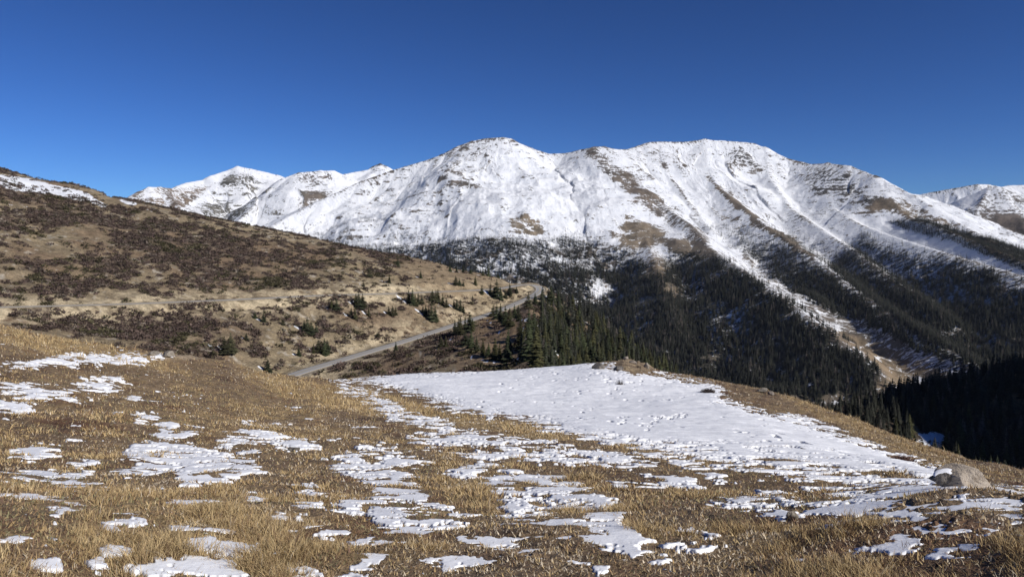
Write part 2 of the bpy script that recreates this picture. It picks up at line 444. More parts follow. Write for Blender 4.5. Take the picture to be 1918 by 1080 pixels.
fi = grid_faces(FR_, FC)
keep = (snow_h.ravel()[fi] > -0.06).any(1) & (fD.ravel()[fi[:, 0]] < (F5[0] * 1.12)[fi[:, 0] % FC])
fi = fi[keep]; used = np.unique(fi); remap = np.full(FR_ * FC, -1, np.int32); remap[used] = np.arange(len(used))
snow_me = make_mesh('snow', np.stack([fX, fY, nZ], -1).reshape(-1, 3)[used], remap[fi], M_snow, True)
tag(link('snow', snow_me), kind='structure')

FSX = np.array([p[0] for p in FSKY]); FSY = np.array([p[1] for p in FSKY])
def fsky(u): return np.interp(u, FSX, FSY)

class Sheet:
    def __init__(s, X, Y, Z, rmax): 
        s.X, s.Y, s.Z = X, Y, Z; s.U, s.V = proj(X, Y, Z); s.rmax = rmax
    def at(s, x, y):
        q = (s.U[:s.rmax] - x)**2 + (s.V[:s.rmax] - y)**2
        i = np.unravel_index(np.argmin(q), q.shape)
        return np.array([s.X[i], s.Y[i], s.Z[i]]), i
FGS = Sheet(fX, fY, gZ, 1 + sum(NR[:5]))
print('fg', time.time() - T0)

# ================================================================== hillside with the road
ROAD_LOW = [(230,830,112),(380,775,124),(480,728,140),(560,698,155),(640,674,167),(700,656,178),(770,635,190),(850,609,207),(905,592,220),(940,580,229),(970,567,238),(993,557,244),(1009,547,249),(1013,540,254),(1004,534,258),(988,532,259),(970,534,257),
            (945,539,252),(910,542,247),(850,545,238),(790,547,229),(730,549.5,221),(600,553,207),(500,558,200),(400,562.5,193),(300,566.5,186),(200,570,179),(100,572.5,172),(0,575,166),(-150,578,156),(-400,584,142)]
rp = np.array(ROAD_LOW, float)
RX, RY, RZ = world(rp[:,0], rp[:,1], rp[:,2] * 2.3)
road_c = resample(np.stack([RX, RY, RZ], -1), 1.2)
kk = np.ones(13) / 13
pad = np.vstack([np.repeat(road_c[:1], 6, 0), road_c, np.repeat(road_c[-1:], 6, 0)])
road_c = np.stack([np.convolve(pad[:, i], kk, 'valid') for i in range(3)], -1)

LC = 1050; LS = 2.3
laz = np.linspace(math.radians(-47), math.radians(27), LC)
def lcurve(pts, az): return curve([(x, y, d * LS) for x, y, d in pts], az)
L0 = (np.full(LC, 100.0), np.interp(np.degrees(laz), [-47, 0, 27], [-36, -40, -52]))
L1 = lcurve([(-400,690,120),(0,688,125),(200,702,130),(400,710,138),(480,716,146),(560,698,155),(640,674,167),(700,656,178),(770,635,190),(850,609,207),(905,592,220),(940,580,229),(970,567,238),(993,557,243),(1015,575,232),(1060,628,218),(1100,652,212),(1150,690,206),(1200,722,200),(1300,775,195),(1450,850,190),(1700,960,185)], laz)
L2 = lcurve([(-400,584,142),(0,575,166),(200,570,179),(400,562.5,193),(600,553,207),(730,549.5,221),(790,547,229),(850,545,238),(910,542,247),(945,539,252),(970,534,257),(988,533,258),(1013,540,253),(1060,578,254),(1100,606,254),(1150,643,250),(1200,680,246),(1300,745,240),(1450,830,230),(1700,940,220)], laz)
LSKY = [(-400,240,330),(-150,285,330),(0,317,330),(30,326,330),(80,338,330),(150,349,330),(190,362,328),(206,370,325),(235,374,330),(300,387,322),(400,409,312),(480,424,306),(560,440,298),(640,457,290),(700,470,287),(760,480,283),(820,492,279),(850,503,276),(900,512,272),(940,523,268),(955,530,266),(965,531,266),(988,529.5,265),(1005,531,264),(1020,540,264),(1060,566,268),(1100,592,271),(1150,627,272),(1200,665,272),(1250,700,271),(1300,732,270),(1450,822,262),(1700,930,250)]
L3 = lcurve(LSKY, laz)
L4 = (L3[0] + 100, L3[1] - 58.0)
L5 = (L3[0] + 560, np.full(LC, -300.0))
LK = [L0, L1, L2, L3, L4, L5]
KD = np.stack([k[0] for k in LK]); KZ = np.stack([k[1] for k in LK])
LN = [70, 190, 260, 26, 30]
D = [KD[0][None]]
for k, n in enumerate(LN):
    t = np.linspace(0, 1, n + 1)[1:, None]
    D.append(np.exp(lerp(np.log(KD[k])[None], np.log(KD[k+1])[None], t)))
lD = np.concatenate(D); LR = lD.shape[0]
lZ = pchip(KD, KZ, lD)
lX, lY = lD * np.sin(laz), lD * np.cos(laz)
hX, hY = lX / LS, lY / LS
to_sky = np.abs(lD - L3[0][None]) / LS
lZ = lZ + LS * ((2.2 * fbm(hX/34, hY/34, 4, 101) + 0.9 * fbm(hX/9, hY/9, 3, 105)) * sstep(2, 40, to_sky) + 0.30 * fbm(hX/3.0, hY/3.0, 4, 108) * lerp(0.4, 1, sstep(2, 40, to_sky)))
rd = np.full(lD.shape, 1e9); rz = np.zeros(lD.shape)
lo_hi = np.zeros(lD.shape)
for i in range(0, len(road_c) - 1, 2):
    a, c = road_c[i], road_c[min(i + 2, len(road_c) - 1)]
    m = (np.abs(lX - a[0]) < 34) & (np.abs(lY - a[1]) < 34)
    if not m.any(): continue
    ex, ey = c[0]-a[0], c[1]-a[1]
    x, y = lX[m], lY[m]
    t = np.clip(((x-a[0])*ex + (y-a[1])*ey) / (ex*ex + ey*ey + 1e-9), 0, 1)
    q = np.hypot(x-a[0]-ex*t, y-a[1]-ey*t)
    z = a[2] + (c[2]-a[2]) * t
    o = rd[m]; better = q < o
    rd[m] = np.where(better, q, o); r_ = rz[m]; rz[m] = np.where(better, z, r_)
wr = sstep(13.0, 4.6, rd)
lZ = np.where(rd < 1e8, lerp(lZ, rz - 0.12, wr), lZ)
lU, lV = proj(lX, lY, lZ)
HIL = Sheet(lX, lY, lZ, 1 + sum(LN[:3]))
roady = np.interp(lU, [p[0] for p in ROAD_LOW[17:]][::-1], [p[1] for p in ROAD_LOW[17:]][::-1])
above = lV < roady

# --- where the willow scrub grows
def scrub_density(U, V, X, Y):
    X, Y = X / LS, Y / LS
    n = fbm(X/6.0, Y/8, 5, 131, 0.66); n2 = fbm(X/2.0, Y/2.2, 3, 135)
    up = V < np.interp(U, [-400, 0, 400, 730, 945], [584, 575, 562, 549, 539])
    d = np.where(up, 0.10, 0.02) + 0 * U
    def add(cx, cy, rx, ry, w, a=0):
        nonlocal d
        d = d + w * sstep(0, 0.55, ell(U, V, cx, cy, rx, ry, a))
    for e in [(90,380,170,42,0.45,12),(30,420,130,45,0.35,5),(200,420,130,55,0.4,25),(330,425,170,38,0.3,15),(150,510,170,60,0.5,5),(360,470,170,60,0.35,12),(470,480,190,55,0.30,12),(450,535,120,28,0.35,0),(600,500,150,45,0.30,12),(560,525,100,25,0.3,0),(740,490,70,20,0.35,15),
              (60,560,90,25,0.1,0),(160,600,330,26,0.6,3),(420,600,260,45,0.38,5),(330,640,260,40,0.5,10),(600,570,90,22,0.35,0),(600,620,170,35,0.25,0),(700,585,60,20,0.3,0),(690,690,110,18,0.40,-5),(800,670,100,22,0.34,0),(850,640,50,14,0.35,-15),(930,694,100,10,0.4,0),(640,610,80,30,0.2,0)]:
        add(*e)
    for e in [(130,455,90,34,-0.75,-12),(90,470,60,20,-0.4,0),(190,368,40,14,-0.8,30),(270,390,70,12,-0.5,12),(860,525,150,38,-0.6,12),(930,620,60,38,-0.8,10),(640,668,150,18,-0.5,-18),(330,560,330,9,-0.5,-3),(760,600,150,40,-0.2,0),(420,680,100,14,-0.2,0),(930,665,90,24,-0.35,10),(100,350,150,15,-0.7,12),(20,388,80,9,-0.5,-3),(110,438,50,7,-0.5,-20),(150,378,70,8,-0.5,18),(235,402,60,10,-0.35,20)]:
        add(*e)
    return 0.66 * d + 0.95 * n + 0.50 * n2 + 0.10 * sstep(700, 300, U), n
dens, nl = scrub_density(lU, lV, lX, lY)
rdk = sstep(32, 8, rd)
nf = fbm(hX/1.3, hY/1.3, 3, 141); nm = fbm(hX/22, hY/22, 4, 144); nn = fbm(hX/6, hY/6, 3, 147)
lc = np.zeros(lU.shape + (3,), np.float32) + np.array([0.215, 0.168, 0.106], np.float32)
lc = mixc(lc, (0.26, 0.205, 0.125), sstep(-0.1, 0.6, nm + 0.4 * nf))
lc = mixc(lc, (0.175, 0.120, 0.075), 0.8 * sstep(0.0, 0.55, -nm + 0.4 * nn))
lc = mixc(lc, (0.105, 0.077, 0.058), 0.8 * sstep(0.2, 0.55, dens))
lc = mixc(lc, (0.36, 0.32, 0.26), sstep(0.32, 0.6, fbm(hX/1.6, hY/1.6, 3, 150) + 0.25 * nm) * 0.8)
lc = mixc(lc, (0.45, 0.37, 0.245), rdk * sstep(-0.6, 0.3, nf + nn))
lc = mixc(lc, (0.20, 0.118, 0.052), 0.75 * sstep(0, 0.5, ell(lU, lV, 930, 620, 55, 40, 20)))
lc = mixc(lc, (0.225, 0.160, 0.098), 0.8 * sstep(0, 8, poly_sd(lU, lV, [(850,625),(945,585),(1012,556),(1400,700),(1400,900),(850,720)])) * (rdk < 0.6))
lc = mixc(lc, (0.26, 0.195, 0.12), 0.7 * sstep(0, 0.5, ell(lU, lV, 850, 525, 150, 40, 12)))
lc = mixc(lc, (0.17, 0.15, 0.125), sstep(6.0, 3.6, rd))
ls = np.full(lU.shape, -0.25)
for (cx, cy, rx, ry, w, a) in [(40,345,120,20,1.0,10),(130,362,90,15,0.9,14),(170,372,60,14,0.7,25),(20,390,80,16,0.45,-5),(60,385,160,50,0.42,12),(240,378,28,8,0.8,15),(240,400,60,26,0.45,20),(110,440,60,8,0.45,-20),(150,400,110,40,0.35,20),(180,432,40,8,0.4,10),(280,390,40,10,0.5,20),(330,497,8,5,0.5,0),(46,508,5,9,0.45,30)]:
    ls = np.maximum(ls, w * 1.25 * sstep(0, 0.6, ell(lU, lV, cx, cy, rx, ry, a)) - 0.25)
ls = np.where(ell(lU, lV, 192, 368, 34, 11, 28) > 0.1, -0.3, ls)
hill_mat_args = (lc, ls)

# ================================================================== dark wooded slope on the right
RC = 560
raz = np.linspace(math.radians(16), math.radians(72), RC)
Q0 = (np.full(RC, 100.0), np.full(RC, -52.0))
Q1 = curve([(1300,830,370),(1480,800,365),(1600,822,372),(1700,850,385),(1800,878,398),(1918,900,408),(2300,950,420)], raz)
Q2 = curve([(1300,800,400),(1480,770,400),(1600,759,425),(1700,737,465),(1800,716,495),(1918,692,520),(2300,620,560)], raz)
_up = np.interp(np.degrees(raz), [37, 44, 54, 66, 72], [0, 35, 155, 225, 240]); Q2 = (Q2[0] + 0.1 * _up, Q2[1] + _up)  # unseen crest right of the view, raised to cast shade on the slope
Q3 = (Q2[0] + 60, Q2[1] - 22); Q4 = (Q2[0] + 420, np.full(RC, -300.0))
KD = np.stack([k[0] for k in (Q0, Q1, Q2, Q3, Q4)]); KZ = np.stack([k[1] for k in (Q0, Q1, Q2, Q3, Q4)])
RN = [30, 130, 30, 30]
D = [KD[0][None]]
for k, n in enumerate(RN):
    t = np.linspace(0, 1, n + 1)[1:, None]
    D.append(np.exp(lerp(np.log(KD[k])[None], np.log(KD[k+1])[None], t)))
sD = np.concatenate(D); SR = sD.shape[0]
sX, sY = sD * np.sin(raz), sD * np.cos(raz)
sZ = pchip(KD, KZ, sD) + 2.5 * fbm(sX/40, sY/40, 4, 201) + 0.5 * fbm(sX/7, sY/7, 3, 204)
sU, sV = proj(sX, sY, sZ)
sc = np.zeros(sU.shape + (3,), np.float32) + np.array([0.07, 0.052, 0.036], np.float32)
sc = mixc(sc, (0.15, 0.11, 0.065), sstep(0.1, 0.6, fbm(sX/12, sY/12, 4, 207)))
ss = 0.12 + 0.3 * fbm(sX/15, sY/15, 3, 209) + 0.6 * sstep(0, 0.6, ell(sU, sV, 1750, 825, 60, 28, 10)) + 0.75 * sstep(0, 0.6, ell(sU, sV, 1870, 875, 110, 16, 8))
me = make_mesh('wooded_slope', np.stack([sX, sY, sZ], -1).reshape(-1, 3), grid_faces(SR, RC), M_hill, True, sc, {'snow': ss})
tag(link('hill', me), kind='structure')
SLO = Sheet(sX, sY, sZ, 1 + sum(RN[:2]))
print('hills', time.time() - T0)

# ================================================================== snowy mountains, built from their ridge lines
SC = 0.62
def ridge_pts(pts):
    p = np.array(pts, float); X, Y, Z = world(p[:,0], p[:,1], p[:,2] * SC)
    return np.stack([X, Y, Z], -1)

def ridge_field(X, Y, ridges, floor, gully=1.0, seed=300, curve_k=0.16):
    """ridges: (points, slope). Height = highest of the flanks that fall away from each ridge line."""
    best = np.full(X.shape, -1e9); T = np.zeros(X.shape); DD = np.zeros(X.shape); HB = []; DM = np.full(X.shape, 1e9)
    wx = X + 120 * fbm(X/430, Y/430, 4, seed + 71, 0.55); wy = Y + 120 * fbm(X/430 + 9, Y/430, 4, seed + 75, 0.55)
    for ri, (P, slope) in enumerate(ridges):
        hb = np.full(X.shape, -1e9); tb = np.zeros(X.shape); db = np.zeros(X.shape)
        acc = 0.0; dm = np.full(X.shape, 1e9)
        for a, c in zip(P[:-1], P[1:]):
            ex, ey = c[0]-a[0], c[1]-a[1]; L2_ = ex*ex + ey*ey; L_ = math.sqrt(L2_)
            t0 = np.clip(((X-a[0])*ex + (Y-a[1])*ey) / L2_, 0, 1)
            q0 = np.hypot(X-a[0]-ex*t0, Y-a[1]-ey*t0)
            t1 = np.clip(((wx-a[0])*ex + (wy-a[1])*ey) / L2_, 0, 1)
            q1 = np.hypot(wx-a[0]-ex*t1, wy-a[1]-ey*t1)
            w = sstep(0, 260, q0); dm = np.minimum(dm, q0)
            q = lerp(q0, q1, w); t = lerp(t0, t1, w)
            qq = np.minimum(q, 2600)
            h = a[2] + (c[2]-a[2]) * t - slope * (np.sqrt(qq*qq + 64) - 8) * (1 - curve_k * qq / 1500)
            m = h > hb
            hb = np.where(m, h, hb); tb = np.where(m, acc + t * L_, tb); db = np.where(m, q, db)
            acc += L_
        # couloirs and ribs running down the fall line
        rt = tb + 25 * fbm(X/160, Y/160, 2, seed + 5)
        g = (ridged(rt/150.0, db/900.0 + ri*7.3, 3, seed + ri) - 0.45) * 15 + (ridged(rt/48.0, db/380.0 + ri*3.1, 3, seed + 40 + ri) - 0.45) * 7
        hb = hb + gully * g * sstep(0, 220, db) * sstep(2000, 700, db)
        m = hb > best
        T = np.where(m, rt + ri * 5000, T); DD = np.where(m, db, DD); best = np.where(m, hb, best)
        HB.append(hb.astype(np.float32)); DM = np.minimum(DM, dm)
    # flanks of neighbouring ridges run together smoothly in the hollows, crisply at the crests
    k = 5 + 42 * sstep(0, 420, DM)
    acc = 0.0
    for hb in HB: acc = acc + np.exp(np.clip((hb - best) / k, -40, 0))
    h = best + k * np.log(acc)
    h = h + (24 * fbm(X/230, Y/230, 3, seed + 88) + 9.0 * ridged(X/70, Y/70, 4, seed + 90) - 3) * sstep(0, 160, DM) + 1.6 * fbm(X/16, Y/16, 3, seed + 95)
    fl = floor + 6 * fbm(X/180, Y/180, 3, seed + 97)
    k = 10.0
    h = np.maximum(h, fl) + k * np.log1p(np.exp(-np.abs(h - fl) / k))
    return h, T, DD

def polar(a0, a1, d0, d1, C, R, power=1.0):
    az = np.linspace(math.radians(a0), math.radians(a1), C)
    d = d0 * (d1/d0) ** (np.linspace(0, 1, R) ** power)
    return d[:, None] * np.sin(az)[None], d[:, None] * np.cos(az)[None], az, d

M0 = ridge_pts([(440,455,4000),(505,425,4250),(540,405,4400),(600,375,4600),(680,338,4800),(735,319,4900),(760,311,4920),(800,300,4950),(830,288,4970),(860,273,5000),(885,264,5000),(905,260,5000),(940,257,5000),(955,259,5010),(975,269,5040),(1000,279,5060),(1028,288,5100),(1060,287,5100),(1090,280,5050),(1112,276,5000),(1130,274,5030),(1150,279,5080),(1172,280,5150),(1190,275,5230),(1210,268,5300),(1235,265,5350),(1280,266,5430),(1320,261,5500),(1345,263,5530),(1380,265,5560),(1410,268,5580),(1432,276,5560),(1452,287,5530),(1480,298,5500),(1500,303,5450),(1520,307,5400),(1550,306,5330),(1590,310,5200),(1615,320,5120),(1640,330,5000),(1662,342,4930),(1710,365,4800),(1740,383,4680),(1770,402,4600),(1800,420,4500),(1840,442,4350),(1875,460,4200),(1918,482,4000),(2100,570,3500),(2400,700,2900)])
SP1 = ridge_pts([(1112,277,5000),(1150,310,4830),(1180,340,4680),(1240,385,4380),(1290,418,4050),(1335,470,3650),(1390,505,3250),(1440,538,2920),(1500,583,2700),(1560,625,2520),(1640,700,2330),(1690,745,2250)])
SP1b = ridge_pts([(1180,340,4680),(1195,402,4300),(1210,446,3900),(1240,525,3300),(1262,600,2850)])
SP0 = ridge_pts([(945,258,5000),(960,310,4700),(985,370,4350),(1000,410,4080),(1010,445,3800),(1000,520,3100)])
SP0b = ridge_pts([(800,300,4950),(790,350,4650),(770,400,4300),(740,440,3950)])
SP2 = ridge_pts([(1320,261,5500),(1325,310,5150),(1345,350,4850),(1400,395,4450),(1460,440,4100),(1520,480,3750),(1570,520,3450),(1640,570,3150),(1720,620,2850),(1800,668,2600),(1850,700,2450)])
SP2b = ridge_pts([(1220,268,5320),(1235,310,5050),(1270,350,4780),(1300,395,4480),(1330,430,4200)])
SP3 = ridge_pts([(1550,306,5330),(1545,350,5050),(1560,390,4750),(1610,420,4400),(1680,445,4100),(1760,470,3800),(1860,500,3550),(1960,530,3300),(2200,640,2900)])
SP3b = ridge_pts([(1432,276,5560),(1440,330,5200),(1480,390,4750),(1540,430,4350),(1600,470,4000),(1680,530,3500),(1760,590,3100)])
SP4 = ridge_pts([(1640,330,5000),(1660,370,4780),(1700,405,4500),(1760,425,4200),(1850,462,3850),(1960,505,3600)])
mX, mY, maz, md = polar(-24, 46, 900, 3800, 1150, 760, 0.9)
mZ, mT, mDD = ridge_field(mX, mY, [(M0, 0.60), (SP1, 0.66), (SP1b, 0.62), (SP2, 0.62), (SP2b, 0.7), (SP3, 0.6), (SP3b, 0.66), (SP4, 0.62)], -312.0)
mU, mV = proj(mX, mY, mZ)
gx = np.gradient(mZ, axis=1) / np.maximum(np.gradient(mX, axis=1), 1e-3)
wU, wV = mU, mV
mU = wU + 16 * fbm(mX/90, mY/90, 4, 411) + 5 * fbm(mX/22, mY/22, 3, 415); mV = wV + 11 * fbm(mX/90, mY/90, 4, 412) + 4 * fbm(mX/22, mY/22, 3, 416)
steep = np.abs(np.gradient(mZ, axis=0) / np.gradient(md)[:, None]) + 0.5 * np.abs(gx)
lap = mZ - 0.25 * (np.roll(mZ, 6, 0) + np.roll(mZ, -6, 0) + np.roll(mZ, 6, 1) + np.roll(mZ, -6, 1))
sn = 0.46 + 0.26 * sstep(-120, 30, mZ) + 0.17 * fbm(mX/240, mY/240, 4, 401) - 0.25 * np.clip(steep - 0.75, 0, 0.8)
sn -= 0.035 * np.clip(lap, -6, 8)
tint = np.zeros(mU.shape + (3,), np.float32) + np.array([0.155, 0.135, 0.115], np.float32)
def feat(fn, w, brown=None):
    global sn, tint
    k = fn
    sn = sn + w * k
    if brown is not None: tint = mixc(tint, brown, np.clip(k, 0, 1))
B1, B2 = (0.185, 0.155, 0.12), (0.225, 0.185, 0.135)
feat(sstep(22, 2, line_d(mU, mV, [(1106,282),(1140,312),(1180,346),(1235,390),(1285,425),(1310,448)])), -0.34, (0.16,0.138,0.118))
feat(sstep(0, 0.6, ell(mU, mV, 1225, 292, 110, 30, 5)), -0.15, (0.17,0.14,0.11))
feat(sstep(0, 0.6, ell(mU, mV, 1200, 345, 60, 40, 40)), -0.12, (0.17,0.14,0.11))
feat(sstep(0, 0.6, ell(mU, mV, 870, 305, 80, 48, -15)), -0.16)
feat(sstep(0, 0.6, ell(mU, mV, 1560, 345, 75, 40, 10)), -0.18, (0.09,0.085,0.08))
feat(sstep(0, 0.6, ell(mU, mV, 1640, 378, 60, 20, 15)), -0.16, (0.10,0.09,0.08))
feat(sstep(0, 0.6, ell(mU, mV, 1385, 295, 50, 26, 20)), -0.17, (0.10,0.09,0.08))
feat(sstep(9, 2, line_d(mU, mV, [(1318,325),(1360,365),(1410,405),(1470,448),(1520,480)])), -0.26, (0.16,0.13,0.10))
feat(sstep(12, 3, line_d(mU, mV, [(1360,345),(1390,390),(1440,430),(1490,455)])), -0.20, B1)
feat(sstep(7, 2, line_d(mU, mV, [(1240,300),(1262,345),(1300,400),(1330,450)])), -0.20, (0.13,0.11,0.10))
feat(sstep(0, 0.5, ell(mU, mV, 990, 418, 42, 26, 20)), -0.30, B2)
feat(sstep(0, 0.5, ell(mU, mV, 1200, 437, 62, 34, 15)), -0.38, B2)
feat(sstep(0, 0.5, ell(mU, mV, 1290, 465, 70, 26, 25)), -0.38, B1)
feat(sstep(0, 0.5, ell(mU, mV, 1235, 540, 60, 75, 20)), -0.22, (0.21,0.17,0.12))
feat(sstep(-4, 14, poly_sd(mU, mV, [(1640,360),(1700,372),(1770,402),(1840,442),(1918,480),(1918,503),(1840,468),(1740,425),(1680,408),(1600,402)])), -0.40, (0.20,0.16,0.115))
feat(sstep(0, 0.5, ell(mU, mV, 1400, 432, 90, 14, 35)), -0.16, B1)
feat(sstep(-3, 8, poly_sd(mU, mV, [(1590,398),(1650,416),(1700,432),(1760,446),(1860,480),(1918,505),(1918,522),(1800,484),(1740,470),(1690,462),(1640,432)])), 0.22)
feat(sstep(16, 4, line_d(mU, mV, [(1320,425),(1375,490),(1440,535),(1520,585),(1560,610)])), 0.08)
feat(sstep(10, 3, line_d(mU, mV, [(1530,490),(1600,545),(1640,580)])), 0.1)
feat(sstep(-6, 16, poly_sd(mU, mV, [(1540,610),(1600,625),(1680,655),(1770,690),(1660,735),(1480,760),(1380,750),(1560,720),(1650,700)])), -0.22, (0.25,0.195,0.13))
feat(sstep(0, 0.8, ell(mU, mV, 1122, 540, 24, 34)), 0.30)
feat(sstep(-10, 10, poly_sd(mU, mV, [(1340,530),(1440,560),(1640,700),(1640,740),(1180,740),(1200,640)])), -0.09, (0.13,0.115,0.09))
feat(sstep(0, 0.6, ell(mU, mV, 1000, 500, 150, 40)), 0.12)
mU, mV = wU, wV
flow = np.stack([mT/8.0, mDD/28.0, mZ*0 + mT*0.0003], -1)
me = make_mesh('mountain', np.stack([mX, mY, mZ], -1).reshape(-1, 3), grid_faces(*mX.shape), M_mtn, True, tint, {'snow': sn, 'flow': flow})
tag(link('mountain', me), kind='structure')
MTN = Sheet(mX, mY, mZ, mX.shape[0])
print('mountain', time.time() - T0)

def far_range(name, ridges, floor, a0, a1, d0, d1, C, R, feats, base=0.85, seed=600, gully=2.0):
    X, Y, az, d = polar(a0, a1, d0, d1, C, R)
    Z, T, DD = ridge_field(X, Y, ridges, floor, gully, seed)
    U, V = proj(X, Y, Z)
    lap = Z - 0.25 * (np.roll(Z, 4, 0) + np.roll(Z, -4, 0) + np.roll(Z, 4, 1) + np.roll(Z, -4, 1))
    steepf = np.abs(Z - np.roll(Z, 5, 1))
    s = base + 0.2 * fbm(X/200, Y/200, 4, seed + 1) - 0.012 * np.clip(steepf, 0, 30) - 0.03 * np.clip(lap, -8, 10)
    t = np.zeros(U.shape + (3,), np.float32) + np.array([0.150, 0.145, 0.125], np.float32)
    for k, w, c in feats(U, V):
        s = s + w * k
        if c is not None: t = mixc(t, c, np.clip(k, 0, 1))
    me = make_mesh(name, np.stack([X, Y, Z], -1).reshape(-1, 3), grid_faces(*X.shape), M_mtn, True, t, {'snow': s, 'flow': np.stack([T/10.0, DD/36.0, T*0.0003], -1)})
    tag(link(name, me), kind='structure')

A1 = ridge_pts([(150,420,5900),(200,400,6000),(240,378,6100),(262,358,6200),(280,350,6250),(300,351,6300),(322,353,6350),(336,347,6450),(350,342,6550),(380,337,6700),(395,329,6750),(420,321,6850),(445,312,6900),(470,316,6900),(500,323,6900),(525,329,6900),(560,345,6900),(640,380,6900)])
A1s = ridge_pts([(445,312,6900),(455,350,6600),(440,390,6300),(420,420,6000)])
A1t = ridge_pts([(300,351,6300),(330,380,6050),(350,410,5800)])
A2 = ridge_pts([(430,430,5300),(470,390,5600),(510,350,5850),(530,334,5950),(560,323,6000),(600,320,6050),(625,319,6100),(637,325,6150),(690,345,6300)])
A2s = ridge_pts([(600,320,6050),(590,350,5800),(565,390,5500),(540,430,5200)])
A3 = ridge_pts([(640,327,7300),(660,323,7400),(690,318,7450),(700,311,7500),(712,306,7500),(724,311,7500),(738,320,7500),(800,345,7500)])
far_range('mountain_range', [(A1, 0.62), (A1s, 0.7), (A1t, 0.7), (A2, 0.62), (A2s, 0.7), (A3, 0.75)], -150, -34, -4, 2900, 5200, 560, 420,
    lambda U, V: [(sstep(-5, 8, poly_sd(U, V, [(225,380),(262,352),(300,345),(340,350),(400,345),(360,380),(330,400),(250,400)])), -0.40, (0.20, 0.155, 0.115)),
                  (sstep(0, 0.6, ell(U, V, 450, 345, 60, 34)), -0.28, None), (sstep(0, 0.6, ell(U, V, 590, 385, 45, 50, 20)), -0.42, (0.17,0.145,0.12)),
                  (sstep(0, 0.6, ell(U, V, 590, 332, 50, 16)), -0.28, (0.17,0.14,0.12)), (sstep(0, 0.6, ell(U, V, 420, 395, 90, 25)), -0.25, None), (sstep(0, 0.6, ell(U, V, 712, 312, 26, 10)), -0.15, (0.12,0.11,0.11))], 0.84, 600)
FR1 = ridge_pts([(1600,400,9300),(1660,384,9200),(1715,366,9000),(1750,359,9000),(1790,352,9000),(1830,345,9000),(1850,345,9100),(1875,350,9200),(1890,347,9300),(1925,346,9400),(2100,330,9500),(2300,350,9500)])
FR2 = ridge_pts([(1700,440,6400),(1768,397,6500),(1800,379,6500),(1830,361,6500),(1850,352,6500),(1866,349,6500),(1885,356,6500),(1918,377,6500),(2100,440,6500)])
FR2s = ridge_pts([(1855,350,6500),(1830,390,6200),(1820,430,5900)])
FR2t = ridge_pts([(1875,352,6500),(1900,400,6200),(1930,440,5900)])
far_range('distant_mountains', [(FR1, 0.6), (FR2, 0.6), (FR2s, 0.7), (FR2t, 0.7)], -150, 24, 47, 3200, 6600, 420, 380,
    lambda U, V: [(sstep(0, 0.6, ell(U, V, 1870, 400, 90, 60)), -0.36, (0.15, 0.13, 0.115)), (sstep(0, 0.6, ell(U, V, 1900, 430, 90, 36)), -0.5, (0.15,0.125,0.105))], 0.90, 700)
print('ranges', time.time() - T0)

# ================================================================== spruces
def spruce(Ht, R, whorls, per, seed, lean=0.0, dense=1.0, simple=False):
    """Tiered branches of drooping needle sprays round a stem; returns triangles and their colours."""
    r = np.random.default_rng(seed)
    V, C = [], []
    for i in range(whorls):
        f = (i + r.uniform(-0.3, 0.3)) / whorls
        f = min(max(f, 0.0), 0.99)
        z = Ht * (0.05 + 0.93 * f)
        Rr = R * ((1 - f) ** 0.8 * 0.96 + 0.03) * r.uniform(0.78, 1.12)
        n = max(3, int(per * (0.55 + 0.45 * (1 - f)) + 0.5))
        a0 = r.uniform(0, 6.283)
        for j in range(n):
            if r.random() > dense: continue
            a = a0 + 6.283 * j / n + r.uniform(-0.35, 0.35)
            L = Rr * r.uniform(0.62, 1.15)
            dx, dy = math.cos(a), math.sin(a); px, py = -dy, dx
            wdt = L * r.uniform(0.30, 0.5) + 0.03 * R
            drop = L * r.uniform(0.20, 0.5) + 0.01 * Ht
            b = (0, 0, z + Ht * 0.035)
            m1 = (dx*L*.55 + px*wdt, dy*L*.55 + py*wdt, z - drop*.55)
            m2 = (dx*L*.55 - px*wdt, dy*L*.55 - py*wdt, z - drop*.55)
            tp = (dx*L, dy*L, z - drop*.75)
            up = (dx*L*.45, dy*L*.45, z + Ht*0.012)
            t = r.uniform(0.7, 1.3)
            if simple:
                for tri in ((b, m1, tp), (b, tp, m2)): V.extend(tri); C.extend([t * 0.7, t, t])
                continue
            for tri in ((b, m1, up), (b, up, m2), (m1, tp, up), (up, tp, m2)):
                V.extend(tri); C.extend([t * 0.75, t, t] if tri[1] is tp or tri[0] is m1 else [t*0.7, t, t])
    # leader
    for j in range(3):
        a = 2.09 * j
        V.extend([(0, 0, Ht), (math.cos(a)*R*.10, math.sin(a)*R*.10, Ht*.9), (math.cos(a+2.09)*R*.10, math.sin(a+2.09)*R*.10, Ht*.9)]); C.extend([1.2, 1, 1])
    return np.array(V, np.float32), np.array(C, np.float32)

GREEN = np.array([0.041, 0.044, 0.024], np.float32)
def crown_mesh(V, C, g=GREEN):
    return make_mesh('crown', V, np.arange(len(V)).reshape(-1, 3), M_tree, False, C[:, None] * g[None])

def trunk_mesh(h, r):
    n = 7; V, Fc = [], []
    for k, (z, rr) in enumerate(((-0.05 * h, 1.25), (0.06 * h, 1.0), (0.5 * h, 0.6), (0.97 * h, 0.12))):
        for j in range(n): V.append((r * rr * math.cos(6.283*j/n), r * rr * math.sin(6.283*j/n), z))
        if k:
            for j in range(n): a, b = (k-1)*n + j, (k-1)*n + (j+1) % n; Fc.append((a, b, b+n, a+n))
    V = np.array(V, np.float32)
    return make_mesh('trunk', V, np.array(Fc), M_bark, True, np.tile(np.array([[0.075, 0.055, 0.042]], np.float32), (len(V), 1)))

